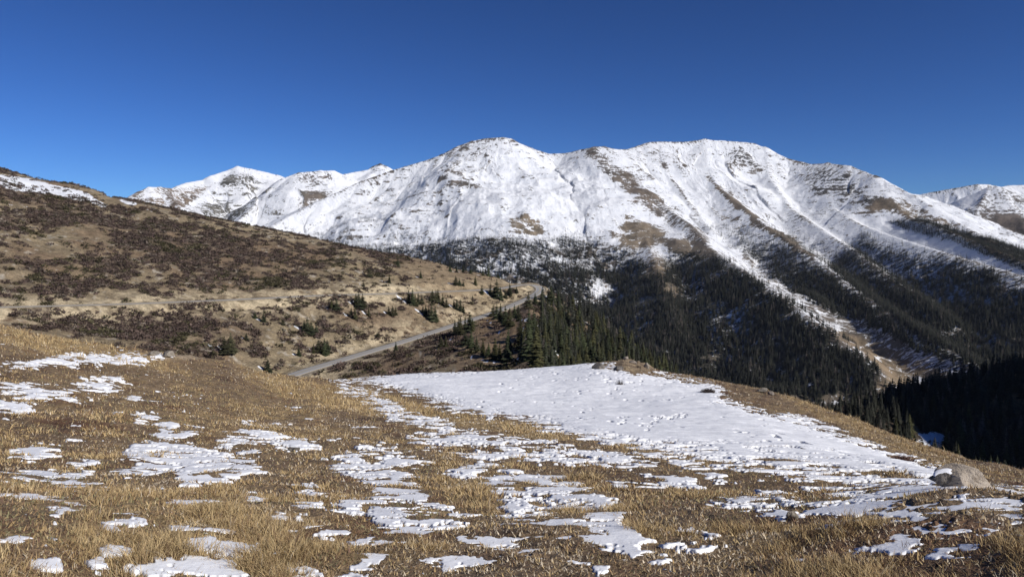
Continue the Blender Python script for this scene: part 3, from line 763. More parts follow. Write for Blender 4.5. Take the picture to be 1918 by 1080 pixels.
PROTO = []
for k, (rr, wh, per) in enumerate([(0.19, 17, 9), (0.23, 15, 9), (0.17, 18, 8), (0.26, 14, 10), (0.21, 16, 8), (0.30, 12, 10), (0.34, 11, 10)]):
    V, C = spruce(1.0, rr, wh, per, 900 + k)
    g = GREEN * np.array([[1, 1, 1], [1.15, 1.05, .9], [.9, .95, 1.05], [1.0, 1.1, 1], [1.2, 1.1, .9], [.95, 1, 1], [1.1, 1, 1]][k], np.float32)
    PROTO.append((crown_mesh(V, C, g), trunk_mesh(1.0, 0.016)))

def place_tree(p, h, k, label, group=None, wide=1.0):
    e = bpy.data.objects.new('spruce_tree', None); COL.objects.link(e)
    e.empty_display_size = 0.3
    e.location = (p[0], p[1], p[2] - 0.02 * h)
    e.rotation_euler = (0, 0, rng.uniform(0, 6.28)); e.scale = (h * wide, h * wide, h)
    tag(e, label, 'tree', group)
    c = link('crown', PROTO[k][0], e); t = link('trunk', PROTO[k][1], e)
    return e

# --- trees one can point at on the hillside: (what sets the clump apart, [(x, y of the foot, height in the photograph)])
CL = [
 ("lone small spruce on the bare slope above the upper road, leftmost of three", [(691,518,19)]),
 ("little lone spruce on the bare slope above the upper road, middle of three", [(730,530,17)]),
 ("lone bushy spruce on the bare tan slope above the upper road, rightmost of three", [(788,520,15)]),
 ("tiny spruce sprig close above the upper road under the lone slope trees", [(681,536,9)]),
 ("dwarf spruce among willows high on the slope near the skyline", [(745,499,17)]),
 ("tiny lone spruce on the open slope just below the upper road", [(885,559,7)]),
 ("lone cone-shaped spruce above the upper road left of the hairpin", [(890,533,17)]),
 ("small lone spruce at the right end of the skyline row", [(935,517,10)]),
 ("spruce in the skyline row where the hill meets the far forest", [(843,508,16),(855,510,13),(867,510,17),(881,512,13),(905,516,16),(914,517,19)]),
 ("spruce in the trio on the bare slope above the upper road", [(853,533,18),(861,534,14),(868,535,9)]),
 ("dark spruce in the row left of the hairpin bend", [(903,550,18),(919,553,25),(925,556,22),(931,557,36),(938,561,26),(946,558,18),(955,553,24)]),
 ("slim small spruce standing alone inside the hairpin bend", [(967,548,13)]),
 ("spruce in the big clump below the upper road", [(765,567,26),(772,570,31),(778,572,22),(784,570,24),(790,568,16)]),
 ("spruce in the clump beside the snow streaks below the upper road", [(810,563,22),(816,565,23),(821,566,26),(829,571,23),(837,575,18)]),
 ("spruce in the clump between the two roads nearest the hairpin", [(851,575,16),(856,578,19),(863,582,24),(868,585,17)]),
 ("spruce in the lower clump above the lower road's cutting", [(797,591,22),(803,594,20),(809,599,30),(816,601,29),(793,585,14)]),
 ("spruce in the pair below the upper road left of the tall dark clump", [(622,579,19),(631,581,23)]),
 ("spruce in the tall dark clump just under the upper road", [(667,573,24),(673,576,31),(679,575,26)]),
 ("spruce in the low clump beneath the tall dark one", [(658,593,20),(665,597,23),(690,592,18)]),
 ("spruce in the ragged clump on the open slope between the roads", [(728,588,16),(735,590,19),(741,590,16)]),
 ("spruce in the broad dark clump in the middle of the scrub slope", [(569,620,22),(575,622,29),(583,625,25),(592,624,20)]),
 ("lone thin dark spruce in scrub left of the broad clump", [(530,608,13)]),
 ("squat spruce in scrub under the upper road's bend", [(493,602,17)]),
 ("small spruce beside the squat one in scrub", [(477,596,14)]),
 ("tall spruce in the pair at the foot of the scrub slope", [(420,662,33),(432,660,37)]),
 ("single spruce to the right of the tall pair on the scrub slope", [(461,637,15)]),
 ("spruce in the clump above the start of the lower road", [(597,660,24),(607,663,31),(614,660,24),(587,661,18)]),
 ("bushy spruce by a pale rock left of the road clump", [(560,666,19)]),
 ("dark spruce poking up behind the golden hump below the road", [(502,696,24)]),
 ("bushy spruce with a shadow at the lower edge of the asphalt", [(741,661,22)]),
 ("small spruce on the grassy bank above the lower road", [(708,632,11)]),
 ("spruce in the pair below the lower road left of the brown meadow", [(827,651,21),(835,652,25)]),
 ("tall spruce in the clump at the left edge of the small brown meadow", [(852,622,28),(858,627,33),(864,629,36),(872,618,30),(880,616,34),(886,622,26)]),
 ("spruce in the row along the bottom of the small brown meadow", [(872,645,32),(882,652,34),(893,660,32),(904,666,32),(915,670,28),(928,675,42),(937,678,36),(950,680,42)]),
 ("spruce in the row where the lower road meets the meadow", [(923,592,22),(931,596,28),(939,604,36),(947,611,40),(955,614,38),(963,596,30),(971,600,32)]),
 ("tall spruce standing beside the hairpin's lower arm", [(990,574,29),(1003,572,26)]),
]
ORD = ['first', 'second', 'third', 'fourth', 'fifth', 'sixth', 'seventh', 'eighth']
SHD = np.array([-0.857, 0.515])
tree_feet = []
for desc, lst in CL:
    lst = sorted(lst)
    for k, (x, y, hp) in enumerate(lst):
        p, ij = HIL.at(x, y)
        d = math.hypot(p[0], p[1]); h = 1.0 * hp * math.hypot(d, p[2]) / F
        lab = desc
        if len(lst) == 2: lab = ('left ' if k == 0 else 'right ') + desc
        elif len(lst) > 2: lab = ORD[k] + ' from left, ' + desc
        w = lab.split()
        lab = ' '.join(w[:16])
        kind = rng.choice([0, 1, 3, 4, 5, 6]) if hp > 15 else rng.choice([3, 5, 6])
        place_tree(p, h, int(kind), lab, 'spruces scattered over the hillside', rng.uniform(1.15, 1.6))
        tree_feet.append((p[0], p[1], h))
print('hill trees', len(tree_feet), time.time() - T0)

# --- candidates for the woods: (x, y, z, height, source)
cand = []
def scatter(sheet, n, r0, r1, accept, hgt, src):
    """Pick points of the sheet evenly over its true area, keep those that the wood's outline accepts."""
    X, Y, Z = sheet.X, sheet.Y, sheet.Z
    rr = np.arange(r0, r1 - 1)
    dA = np.abs((X[r0+1:r1, 1:] - X[r0:r1-1, :-1]) * (Y[r0+1:r1, :-1] - Y[r0:r1-1, :-1])) + 1e-6
    A = np.hypot(X[r0:r1-1, 1:] - X[r0:r1-1, :-1], Y[r0:r1-1, 1:] - Y[r0:r1-1, :-1]) * np.hypot(X[r0+1:r1, :-1] - X[r0:r1-1, :-1], Y[r0+1:r1, :-1] - Y[r0:r1-1, :-1])
    c = np.cumsum(A.ravel()); q = np.searchsorted(c, rng.random(n) * c[-1]); q = np.minimum(q, A.size - 1)
    i = q // A.shape[1] + r0; j = q % A.shape[1]
    a, b = rng.random(n), rng.random(n)
    def bl(G): return (G[i, j]*(1-a) + G[i+1, j]*a)*(1-b) + (G[i, j+1]*(1-a) + G[i+1, j+1]*a)*b
    x, y, z = bl(X), bl(Y), bl(Z)
    u, v = proj(x, y, z)
    d = accept(u, v, x, y, z)
    k = rng.random(n) < d
    h = hgt(u, v, x, y, z) * rng.uniform(0.45, 1.25, n)
    ut, vt = proj(x, y, z + h)
    k &= (vt < fsky(ut) + 2) & (ut > -60) & (ut < 1980)
    return np.stack([x, y, z, h, np.full(n, src)], -1)[k]

SPUR = [(975,580),(1000,562),(1018,552),(1060,566),(1100,590),(1150,625),(1200,664),(1250,698),(1300,732),(1300,760),(1150,760),(1100,740),(1040,716),(985,690),(955,660),(972,640),(955,612)]
def acc_spur(u, v, x, y, z):
    d = sstep(-6, 10, poly_sd(u, v, SPUR))
    n = fbm(x/30, y/30, 3, 801)
    d = d * (0.75 + 0.7 * n)
    d = np.where(ell(u, v, 985, 676, 34, 12, 15) > 0, d * 0.3, d)
    q = np.full(u.shape, 99.0)
    for i in range(0, len(road_c), 3): q = np.minimum(q, np.hypot(x - road_c[i, 0], y - road_c[i, 1]))
    _, vt = proj(x, y, z + 13.0)
    d = np.where((u < 1014) & (vt < 574) , 0, d)
    return np.where(q < 8, 0, d)
cand.append(scatter(HIL, 14000, 20, 1 + sum(LN[:3]) + 16, acc_spur, lambda u, v, x, y, z: 11.8 + 2.5 * sstep(1000, 1250, u) + 0*u, 1))
def acc_slope(u, v, x, y, z):
    n = fbm(x/20, y/20, 3, 811)
    d = 0.95 + 0.6 * n
    d = d * (1 - 0.85 * sstep(0, 0.5, ell(u, v, 1750, 828, 45, 22, 10))) * (1 - 0.8 * sstep(0, .5, ell(u, v, 1860, 878, 90, 12, 8)))
    return np.where((u > 1478) & (v > 560) & (np.arctan2(x, y) < math.radians(40)), d, 0)
cand.append(scatter(SLO, 11000, 22, 1 + sum(RN[:2]) + 6, acc_slope, lambda u, v, x, y, z: 5.6 + 4.2 * sstep(1480, 1780, u), 2))

FOR1 = [(560,440),(640,452),(700,462),(760,458),(840,450),(900,440),(945,446),(1000,452),(1060,438),(1120,458),(1160,474),(1200,480),(1250,482),(1300,470),(1345,486),(1390,514),(1440,548),(1500,592),(1560,634),(1610,668),(1645,700),(1640,728),(1500,745),(1380,750),(1100,700),(950,600),(560,470)]
FOR2 = [(1372,432),(1430,440),(1480,462),(1530,492),(1560,500),(1580,470),(1620,440),(1680,468),(1740,476),(1800,490),(1860,512),(1918,540),(2000,560),(2000,720),(1830,690),(1760,672),(1690,640),(1620,606),(1560,580),(1500,552),(1450,520),(1400,476)]
FOR3 = [(1665,416),(1720,411),(1780,424),(1850,446),(1918,468),(2000,490),(2000,535),(1918,506),(1860,482),(1780,452),(1710,434)]
KRU = [(520,425),(600,418),(700,400),(800,410),(880,430),(920,430),(1000,445),(1080,440),(1100,460),(900,460),(700,470),(560,450)]
def acc_mtn(u, v, x, y, z):
    n = fbm(x/70, y/70, 4, 821); n2 = fbm(x/22, y/22, 3, 825)
    d1 = sstep(-10, 12, poly_sd(u, v + 10 * n, FOR1)) * lerp(1.7, 1.0, sstep(950, 1180, u))
    d1 = d1 * lerp(1.0, 0.8, sstep(0, 0.5, ell(u, v, 960, 505, 160, 42)))
    d1 = d1 * (1 - 0.85 * sstep(0, 0.7, ell(u, v, 1122, 540, 28, 38))) * (1 - 0.55 * sstep(0, 0.5, ell(u, v, 1258, 545, 22, 34, 15))) * (1 - 0.7 * sstep(0, 0.5, ell(u, v, 1205, 570, 40, 22, -20))) * (1 - 0.7 * sstep(0, 0.5, ell(u, v, 1230, 490, 26, 30, 10)))
    d1 = d1 * lerp(1.0, 0.6, sstep(0, 0.5, ell(u, v, 1400, 650, 170, 70, 30)))
    d2 = sstep(-10, 14, poly_sd(u, v + 10 * n, FOR2)) * (0.95 + 0.5 * n)
    d2 = d2 * lerp(1.0, 0.45, sstep(0, 0.5, ell(u, v, 1720, 530, 150, 40, 20)))
    d2 = d2 * (1 - 0.8 * sstep(12, 3, line_d(u, v, [(1530,490),(1600,545),(1660,590),(1720,640),(1800,668)])))
    d3 = sstep(-4, 5, poly_sd(u, v + 4 * n, FOR3)) * 1.6
    d = np.maximum(np.maximum(d1 * (0.78 + 0.8 * n + 0.8 * n2), d2 * (1.05 + 0.6 * n + 1.1 * n2) * lerp(0.72, 1.15, sstep(450, 580, v - 0.12 * (u - 1500)))), d3)
    kr = sstep(-12, 16, poly_sd(u, v, KRU)) * sstep(0.12, 0.32, fbm(x/55, y/30, 4, 829)) * 0.9
    up = sstep(-6, 6, poly_sd(u, v, [(1300,420),(1420,420),(1560,460),(1640,440),(1740,470),(1918,525),(1918,560),(1560,520),(1400,480)])) * 0.10
    strip = sstep(-2, 5, poly_sd(u, v, [(1490,738),(1560,728),(1650,716),(1660,722),(1560,738),(1490,748)])) * 0.5
    return np.maximum(np.maximum(np.maximum(d, kr), up), strip)
def h_mtn(u, v, x, y, z):
    h = 16.5 - 4.5 * sstep(-140, 20, z)
    kr = (poly_sd(u, v, KRU) > -10) & (poly_sd(u, v, FOR1) < 4)
    return np.where(kr, 6.5, h)
mt = scatter(MTN, 700000, 0, mX.shape[0], acc_mtn, h_mtn, 3)
# drop what stands hidden behind the hillside or the right-hand slope, or over the crest
u, v = proj(mt[:,0], mt[:,1], mt[:,2] + mt[:,3])
lsx = np.array([p[0] for p in LSKY]); lsy = np.array([p[1] for p in LSKY])
sl = np.interp(u, [1400, 1480, 1600, 1700, 1800, 1918, 2300], [900, 750, 735, 712, 692, 668, 600])
mt = mt[(v < np.interp(u, lsx, lsy) + 1) & (v < sl + 6)]
cand.append(mt)
cand = np.vstack(cand)
dist = np.linalg.norm(cand[:, :3], axis=1)
size = cand[:, 3] * F / dist
print('cand', [(int((cand[:,4]==s).sum())) for s in (1, 2, 3)], time.time() - T0)
# visible from here? a coarse look at how much of each tree stands clear of the ones in front of it
uu, vv = proj(cand[:,0], cand[:,1], cand[:,2] + cand[:,3]); _, vb = proj(cand[:,0], cand[:,1], cand[:,2])
order = np.argsort(dist); top = np.full(2100, 5000.0); vis = np.zeros(len(cand))
for i in order:
    ui = int(uu[i]) + 80
    if 0 <= ui < 2100 and size[i] > 14:
        lim = min(top[ui], fsky(uu[i]))
        vis[i] = np.clip((min(lim, vb[i]) - vv[i]) / max(size[i], 1), 0, 1)
        w = max(1, int(size[i] * 0.12)); top[max(0, ui-w):ui+w] = np.minimum(top[max(0, ui-w):ui+w], vv[i] + size[i] * 0.25)
N_IND = 300 - len(tree_feet)
score = size * (vis > 0.3) * ((uu > 4) & (uu < 1914))
pick = np.argsort(-score)[:N_IND]
TXT = {1: ('dark green spruce crowded in the wood on the spur right of the hairpin', 'spruces in the wood on the spur below the hairpin'),
       2: ('nearly black spruce in the shaded wood beyond the meadow\'s right-hand rim', 'spruces in the shaded wood beyond the right rim'),
       3: ('spruce in the forest on the mountain\'s lower flank', 'spruces on the mountain flank')}
isind = np.zeros(len(cand), bool)
for i in pick:
    if score[i] <= 0: continue
    isind[i] = True
    x, y, z, h, s = cand[i]
    place_tree((x, y, z), h, int(rng.integers(0, 5)), *TXT[int(s)], wide=rng.uniform(1.1, 1.55))
    if s == 1: tree_feet.append((x, y, h))
print('picked', {s: int((isind & (cand[:,4] == s)).sum()) for s in (1, 2, 3)})

# --- everything beyond those: one forest
rest = cand[~isind]; rsize = size[~isind]
LOD = {0: [spruce(1.0, rr, 4, 5, 950 + k, simple=True) for k, rr in enumerate((0.17, 0.20, 0.15, 0.23))],
       1: [spruce(1.0, rr, 9, 7, 960 + k) for k, rr in enumerate((0.17, 0.21, 0.19, 0.24))],
       2: [spruce(1.0, rr, 14, 8, 970 + k) for k, rr in enumerate((0.18, 0.22, 0.20, 0.25))]}
FV, FCOL = [], []
lod = np.where(rsize > 22, 2, np.where(rsize > 12, 1, 0)); var = rng.integers(0, 4, len(rest))
for l in (0, 1, 2):
    for k in range(4):
        m = (lod == l) & (var == k)
        n = int(m.sum())
        if not n: continue
        V, C = LOD[l][k]; R_ = rest[m]
        a = rng.uniform(0, 6.283, n); h = R_[:, 3]; wd = rng.uniform(0.85, 1.6, n) * h
        ca, sa = np.cos(a)[:, None], np.sin(a)[:, None]
        P = np.empty((n, len(V), 3), np.float32)
        P[..., 0] = R_[:, 0][:, None] + (V[:, 0] * ca - V[:, 1] * sa) * wd[:, None]
        P[..., 1] = R_[:, 1][:, None] + (V[:, 0] * sa + V[:, 1] * ca) * wd[:, None]
        P[..., 2] = R_[:, 2][:, None] - 0.02 * h[:, None] + V[:, 2] * h[:, None]
        br = rng.uniform(0.65, 1.4, n)
        g = np.stack([np.array([0.033, 0.034, 0.026]) * b_ for b_ in br]).astype(np.float32)
        dead = rng.random(n) < 0.07
        g[dead] = np.array([0.10, 0.085, 0.075])
        FV.append(P.reshape(-1, 3)); FCOL.append((C[None, :, None] * g[:, None, :]).reshape(-1, 3))
FV = np.concatenate(FV); FCOL = np.concatenate(FCOL)
me = make_mesh('forest', FV, np.arange(len(FV)).reshape(-1, 3), M_forest, False, FCOL)
tag(link('forest', me), 'dark evergreen forest covering the lower mountain flanks and shaded slopes', 'forest', None, 'stuff')
print('forest tris', len(FV)//3, time.time() - T0)

# --- snow that lasts in the shade of the hillside trees
for (x, y, h) in tree_feet:
    if rng.random() < 0.35: continue
    L_ = h * rng.uniform(0.45, 0.8)
    cx, cy = x + SHD[0] * L_ * 0.9 - SHD[1] * 0.17 * h, y + SHD[1] * L_ * 0.9 + SHD[0] * 0.17 * h
    m = (np.abs(lX - cx) < 16) & (np.abs(lY - cy) < 16)
    if not m.any(): continue
    a = (lX[m]-cx)*SHD[0] + (lY[m]-cy)*SHD[1]; b_ = -(lX[m]-cx)*SHD[1] + (lY[m]-cy)*SHD[0]
    q = 1 - np.sqrt((a/(L_*0.8))**2 + (b_/(0.16*h))**2)
    ls[m] = np.maximum(ls[m], sstep(-0.2, 0.6, q) * 1.15 - 0.2)
me = make_mesh('hillside', np.stack([lX, lY, lZ], -1).reshape(-1, 3), grid_faces(LR, LC), M_hill, True, lc, {'snow': ls})
tag(link('hillside', me), kind='structure')

# ================================================================== road
tg = np.gradient(road_c, axis=0); tg[:, 2] = 0; tg /= np.linalg.norm(tg, axis=1)[:, None]
nx, ny = -tg[:, 1], tg[:, 0]
prof = [(-3.7, -0.25), (-3.1, -0.02), (-2.9, 0.0), (0.0, 0.05), (2.9, 0.0), (3.1, -0.02), (3.7, -0.25)]
RV = np.stack([np.stack([road_c[:,0] + nx*o, road_c[:,1] + ny*o, road_c[:,2] + 0.06 + dz], -1) for o, dz in prof], 1)
ac = np.tile(np.array([p[0] for p in prof], np.float32)[None], (len(road_c), 1))
m, nt, b = new_mat('asphalt')
g = nd(nt, 'ShaderNodeNewGeometry').outputs['Position']
x = math_(nt, 'ABSOLUTE', nd(nt, 'ShaderNodeAttribute', attribute_name='across').outputs['Fac'])
c = mixrgb(nt, noise(nt, 0.8, 5, 0.7, g), (0.27, 0.268, 0.27), (0.37, 0.366, 0.36))
wear = ramp(nt, math_(nt, 'ABSOLUTE', math_(nt, 'SUBTRACT', x, 1.65)), 0.2, 0.9)
c = mixrgb(nt, math_(nt, 'MULTIPLY', wear, 0.35), c, (0.33, 0.32, 0.31))
c = mixrgb(nt, ramp(nt, x, 0.17, 0.10), c, (0.50, 0.34, 0.06))
ed = math_(nt, 'MULTIPLY', ramp(nt, x, 2.60, 2.66), ramp(nt, x, 2.84, 2.78))
c = mixrgb(nt, ed, c, (0.62, 0.61, 0.59))
c = mixrgb(nt, ramp(nt, x, 2.95, 3.2), c, (0.40, 0.34, 0.25))
nt.links.new(c, b.inputs['Base Color']); b.inputs['Roughness'].default_value = 0.85
me = make_mesh('road', RV.reshape(-1, 3), grid_faces(len(road_c), len(prof)), m, True, None, {'across': ac})
tag(link('road', me), kind='structure')

# ================================================================== willow scrub on the hillside
n = 90000
X, Y, Z = lX, lY, lZ
r1 = 1 + sum(LN[:3])
A = np.hypot(X[10:r1-1, 1:] - X[10:r1-1, :-1], Y[10:r1-1, 1:] - Y[10:r1-1, :-1]) * np.hypot(X[11:r1, :-1] - X[10:r1-1, :-1], Y[11:r1, :-1] - Y[10:r1-1, :-1])
c = np.cumsum(A.ravel()); q = np.minimum(np.searchsorted(c, rng.random(n) * c[-1]), A.size - 1)
i = q // A.shape[1] + 10; j = q % A.shape[1]
a, b_ = rng.random(n), rng.random(n)
bl = lambda G: (G[i, j]*(1-a) + G[i+1, j]*a)*(1-b_) + (G[i, j+1]*(1-a) + G[i+1, j+1]*a)*b_
x, y, z = bl(X), bl(Y), bl(Z); u, v = proj(x, y, z)
dn, _ = scrub_density(u, v, x, y)
ok = (rng.random(n) < 0.025 + sstep(0.14, 0.46, dn)) & (bl(rd) > 7.0) & (v < fsky(u) + 6) & (u > -40) & (u < 1300)
ok &= np.hypot(x, y) < np.interp(np.arctan2(x, y), laz, L3[0]) - 0.5
x, y, z, u, v = x[ok], y[ok], z[ok], u[ok], v[ok]; n = len(x)
d = np.hypot(x, y)
NT = 26
sw = rng.uniform(0.9, 2.0, n) * np.where(rng.random(n) < 0.25, 1.5, 1.0); sh = sw * rng.uniform(0.45, 0.75, n)
# one little dome of twig sprays per shrub
th = rng.uniform(0, 6.283, (n, NT)); ph = np.arccos(rng.uniform(0.05, 1.0, (n, NT))); rr = rng.uniform(0.55, 1.05, (n, NT))
cx = np.sin(ph)*np.cos(th)*rr; cy = np.sin(ph)*np.sin(th)*rr; cz = np.cos(ph)*rr
ctr = np.stack([x[:,None] + cx*sw[:,None], y[:,None] + cy*sw[:,None], z[:,None] + cz*sh[:,None]], -1)
tri = rng.normal(0, 1, (n, NT, 3, 3)); tri[..., 2] *= 0.9
tri /= np.linalg.norm(tri, axis=-1, keepdims=True)
P = ctr[:, :, None, :] + tri * (0.34 * sw)[:, None, None, None]
base = np.array([[0.084, 0.060, 0.050]], np.float32) * rng.uniform(0.6, 1.4, n)[:, None].astype(np.float32)
ol = (rng.random(n) < 0.16) | (fbm(x/18, y/18, 2, 951) > 0.42)
base[ol] = np.array([[0.062, 0.055, 0.030]]) * rng.uniform(0.7, 1.3, int(ol.sum()))[:, None]
gr = rng.random(n) < 0.10
base[gr] = np.array([0.13, 0.105, 0.085])
cc = np.repeat((base[:, None, :] * rng.uniform(0.6, 1.5, (n, NT, 1))).reshape(-1, 3), 3, 0)
P = P.reshape(-1, 3)
me = make_mesh('willow_scrub', P, np.arange(len(P)).reshape(-1, 3), M_scrub, False, cc)
tag(link('willow_scrub', me), 'leafless maroon willow scrub in dark patches over the hillside', 'scrub', None, 'stuff')
print('scrub', n, time.time() - T0)

# ================================================================== dry grass of the meadow
PAL = np.array([[0.52, 0.395, 0.215], [0.44, 0.312, 0.152], [0.30, 0.200, 0.112], [0.60, 0.51, 0.38], [0.175, 0.108, 0.075], [0.27, 0.240, 0.130]], np.float32)
def meadow_points(N, d0, d1):
    az = rng.uniform(math.radians(-40), math.radians(40), N); d = np.exp(rng.uniform(math.log(d0), math.log(d1), N))
    ci = np.clip(((az - faz[0]) / (faz[1] - faz[0])).astype(int), 0, FC - 2); ri = np.empty(N, int)
    o = np.argsort(ci, kind='stable'); b = np.searchsorted(ci[o], np.arange(FC))
    for q in range(FC - 1):
        m = o[b[q]:b[q+1]]
        if len(m): ri[m] = np.clip(np.searchsorted(fD[:, q], d[m]), 1, FR_ - 2)
    ok = d < F5[0][ci] * 1.012
    x, y = d * np.sin(az), d * np.cos(az)
    return [q[ok] for q in (x, y, gZ[ri, ci], d, gold[ri, ci], snow_m[ri, ci], bigm[ri, ci], thin[ri, ci], fU[ri, ci], fV[ri, ci])]

def grass():
    VV, CC = [], []
    x, y, z, d, g, smk, bg_, tn, u, v = meadow_points(52000, 2.6, 66)
    cl = fbm(x/0.55, y/0.55, 3, 971) + 0.55 * fbm(x/2.2, y/2.2, 3, 975)
    far = sstep(7, 14, d)
    p = lerp(0.14 + sstep(0.0, 0.42, cl + 0.3 * g), sstep(-0.35, 0.45, cl + 0.6 * g), far)
    p = np.where(smk > 0.12, 0.13, p); p = np.where((bg_ > 0.1) & (tn < 0.3), 0.012, p)
    k = rng.random(len(x)) < p
    x, y, z, d, g, smk, u, v, cl = (q[k] for q in (x, y, z, d, g, smk, u, v, cl))
    edge = sstep(-0.5, 0.0, smk)
    for lo, hi, nb, wk in ((0, 7.5, 24, 1.0), (7.5, 16, 14, 1.5), (16, 32, 10, 2.2), (32, 80, 8, 3.0)):
        m = (d >= lo) & (d < hi); k = int(m.sum())
        if not k: continue
        xx, yy, zz, gg, c_, dd, ee = x[m], y[m], z[m], g[m], cl[m], d[m], edge[m]
        hs = (0.035 + 0.13 * np.clip(c_ * 1.25, 0, 1) ** 1.2 + 0.05 * gg) * rng.uniform(0.55, 1.35, k) * lerp(0.68, 0.64, sstep(5, 12, dd)) * (1 - 0.55 * ee) * np.where(smk[m] > 0.3, 0.75, 1)
        hs = hs * (1 + 1.3 * gg * sstep(24, 34, dd))
        rad = rng.uniform(0.04, 0.12, k) * lerp(1, 2.4, sstep(5, 40, dd))
        th = rng.uniform(0, 6.283, (k, nb)); q = np.sqrt(rng.random((k, nb)))
        bx = xx[:, None] + np.cos(th) * q * rad[:, None]; by = yy[:, None] + np.sin(th) * q * rad[:, None]
        h = hs[:, None] * rng.uniform(0.4, 1.2, (k, nb))
        h = np.where(rng.random((k, nb)) < 0.03, h * 1.6, h)
        ln = rng.uniform(0.15, 1.3, (k, nb)) * h; la = th + rng.normal(0, 1.0, (k, nb))
        w = (0.0019 * wk) * rng.uniform(0.7, 1.5, (k, nb)) * np.clip(dd / 6, 0.7, 1.8)[:, None]
        fa = rng.uniform(0, 6.283, (k, nb)); wx, wy = np.cos(fa) * w, np.sin(fa) * w
        z0 = zz[:, None] - 0.015
        mx, my, mz = bx + np.cos(la)*ln*0.35, by + np.sin(la)*ln*0.35, z0 + h*0.62
        tx, ty, tz = bx + np.cos(la)*ln, by + np.sin(la)*ln, z0 + h
        A = np.stack([bx - wx, by - wy, z0 + 0*bx], -1); B = np.stack([bx + wx, by + wy, z0 + 0*bx], -1)
        Cm = np.stack([mx + wx*.8, my + wy*.8, mz], -1); Dm = np.stack([mx - wx*.8, my - wy*.8, mz], -1); Tt = np.stack([tx, ty, tz], -1)
        tr = np.stack([A, B, Cm, A, Cm, Dm, Dm, Cm, Tt], 2)
        r_ = rng.random(k)[:, None] * 0.6 + rng.random((k, nb)) * 0.4
        gd = np.clip(gg[:, None] * 0.55 + c_[:, None] * 0.8 + 0.02, -0.5, 1)
        idx = np.where(r_ < 0.30 + 0.35*gd, 0, np.where(r_ < 0.52 + 0.25*gd, 1, np.where(r_ < 0.72 + 0.1*gd, 2, np.where(r_ < 0.80, 3, np.where(r_ < 0.93, 4, 5)))))
        col = PAL[idx] * rng.uniform(0.75, 1.2, (k, nb, 1)).astype(np.float32)
        VV.append(tr.reshape(-1, 3).astype(np.float32)); CC.append(np.repeat(col.reshape(-1, 3), 9, 0))
    # matted litter: short flat blades, stems and dead leaves lying over the soil
    x, y, z, d, g, smk, bg_, tn, u, v = meadow_points(330000, 2.6, 64)
    p = np.where(smk > 0.05, 0.03, 0.95); p = np.where((bg_ > 0.3) & (tn < 0.3), 0.004, p)
    k = rng.random(len(x)) < p
    x, y, z, d, g = (q[k] for q in (x, y, z, d, g)); n = len(x)
    sc_ = 0.016 * (d / 4.5) ** 0.55 * rng.uniform(0.5, 1.5, n)
    a = rng.uniform(0, 6.283, n); up = rng.uniform(0.05, 1.0, n) ** 1.5
    dx, dy = np.cos(a) * np.sqrt(1 - 0.7*up), np.sin(a) * np.sqrt(1 - 0.7*up)
    w = sc_ * rng.uniform(0.10, 0.34, n); px, py = -np.sin(a) * w, np.cos(a) * w
    zz = z + 0.25 * sc_ * rng.random(n)
    t = np.stack([np.stack([x - px, y - py, zz - .2*sc_], -1), np.stack([x + px, y + py, zz - .1*sc_], -1), np.stack([x + dx*sc_*1.6, y + dy*sc_*1.6, zz + up*sc_*1.5], -1)], 1)
    nb_ = 0.8 * fbm(x/1.0, y/1.0, 3, 981) + 0.5 * fbm(x/4, y/4, 2, 983) + 0.9 * fbm(x/0.28, y/0.28, 3, 985)
    r_ = np.clip(rng.random(n) - 0.6 * nb_ - 0.35 * g, 0, 1)
    idx = np.where(r_ < 0.16, 3, np.where(r_ < 0.36, 0, np.where(r_ < 0.54, 1, np.where(r_ < 0.76, 2, np.where(r_ < 0.94, 4, 5)))))
    col = PAL[idx] * rng.uniform(0.7, 1.2, (n, 1)).astype(np.float32)
    VV.append(t.reshape(-1, 3).astype(np.float32)); CC.append(np.repeat(col, 3, 0))
    V = np.concatenate(VV); C = np.concatenate(CC)
    print('grass tris', len(V)//3)
    me = make_mesh('grass', V, np.arange(len(V)).reshape(-1, 3), M_grass, False, C)
    tag(link('grass', me), 'dry straw-coloured alpine grass tufts over the near meadow', 'grass', None, 'stuff')
grass()
print('grass', time.time() - T0)

# ================================================================== rocks, bushes, signs
def rock(name, sx, sy, sz, seed, mat, cuts=9, sub=5, rough=0.05, parent=None):
    import bmesh
    bm = bmesh.new(); bmesh.ops.create_icosphere(bm, subdivisions=sub, radius=1.0)
    V = np.array([v.co for v in bm.verts]); r = np.random.default_rng(seed)
    N = r.normal(0, 1, (cuts, 3)); N /= np.linalg.norm(N, axis=1)[:, None]; off = r.uniform(0.55, 0.88, cuts)
    for n_, o_ in zip(N, off):
        k = V @ n_ - o_; V = V - np.maximum(k, 0)[:, None] * n_ * 0.92
    V += (V / np.maximum(np.linalg.norm(V, axis=1), 1e-6)[:, None]) * (rough * 2.0 * fbm(V[:,0]*2.1 + seed, V[:,1]*2.1 + V[:,2]*1.7, 5, seed, 0.6) )[:, None]
    V = V * [sx, sy, sz]
    Fc = np.array([[v.index for v in f.verts] for f in bm.faces]); bm.free()
    return make_mesh(name, V, Fc, mat, True)

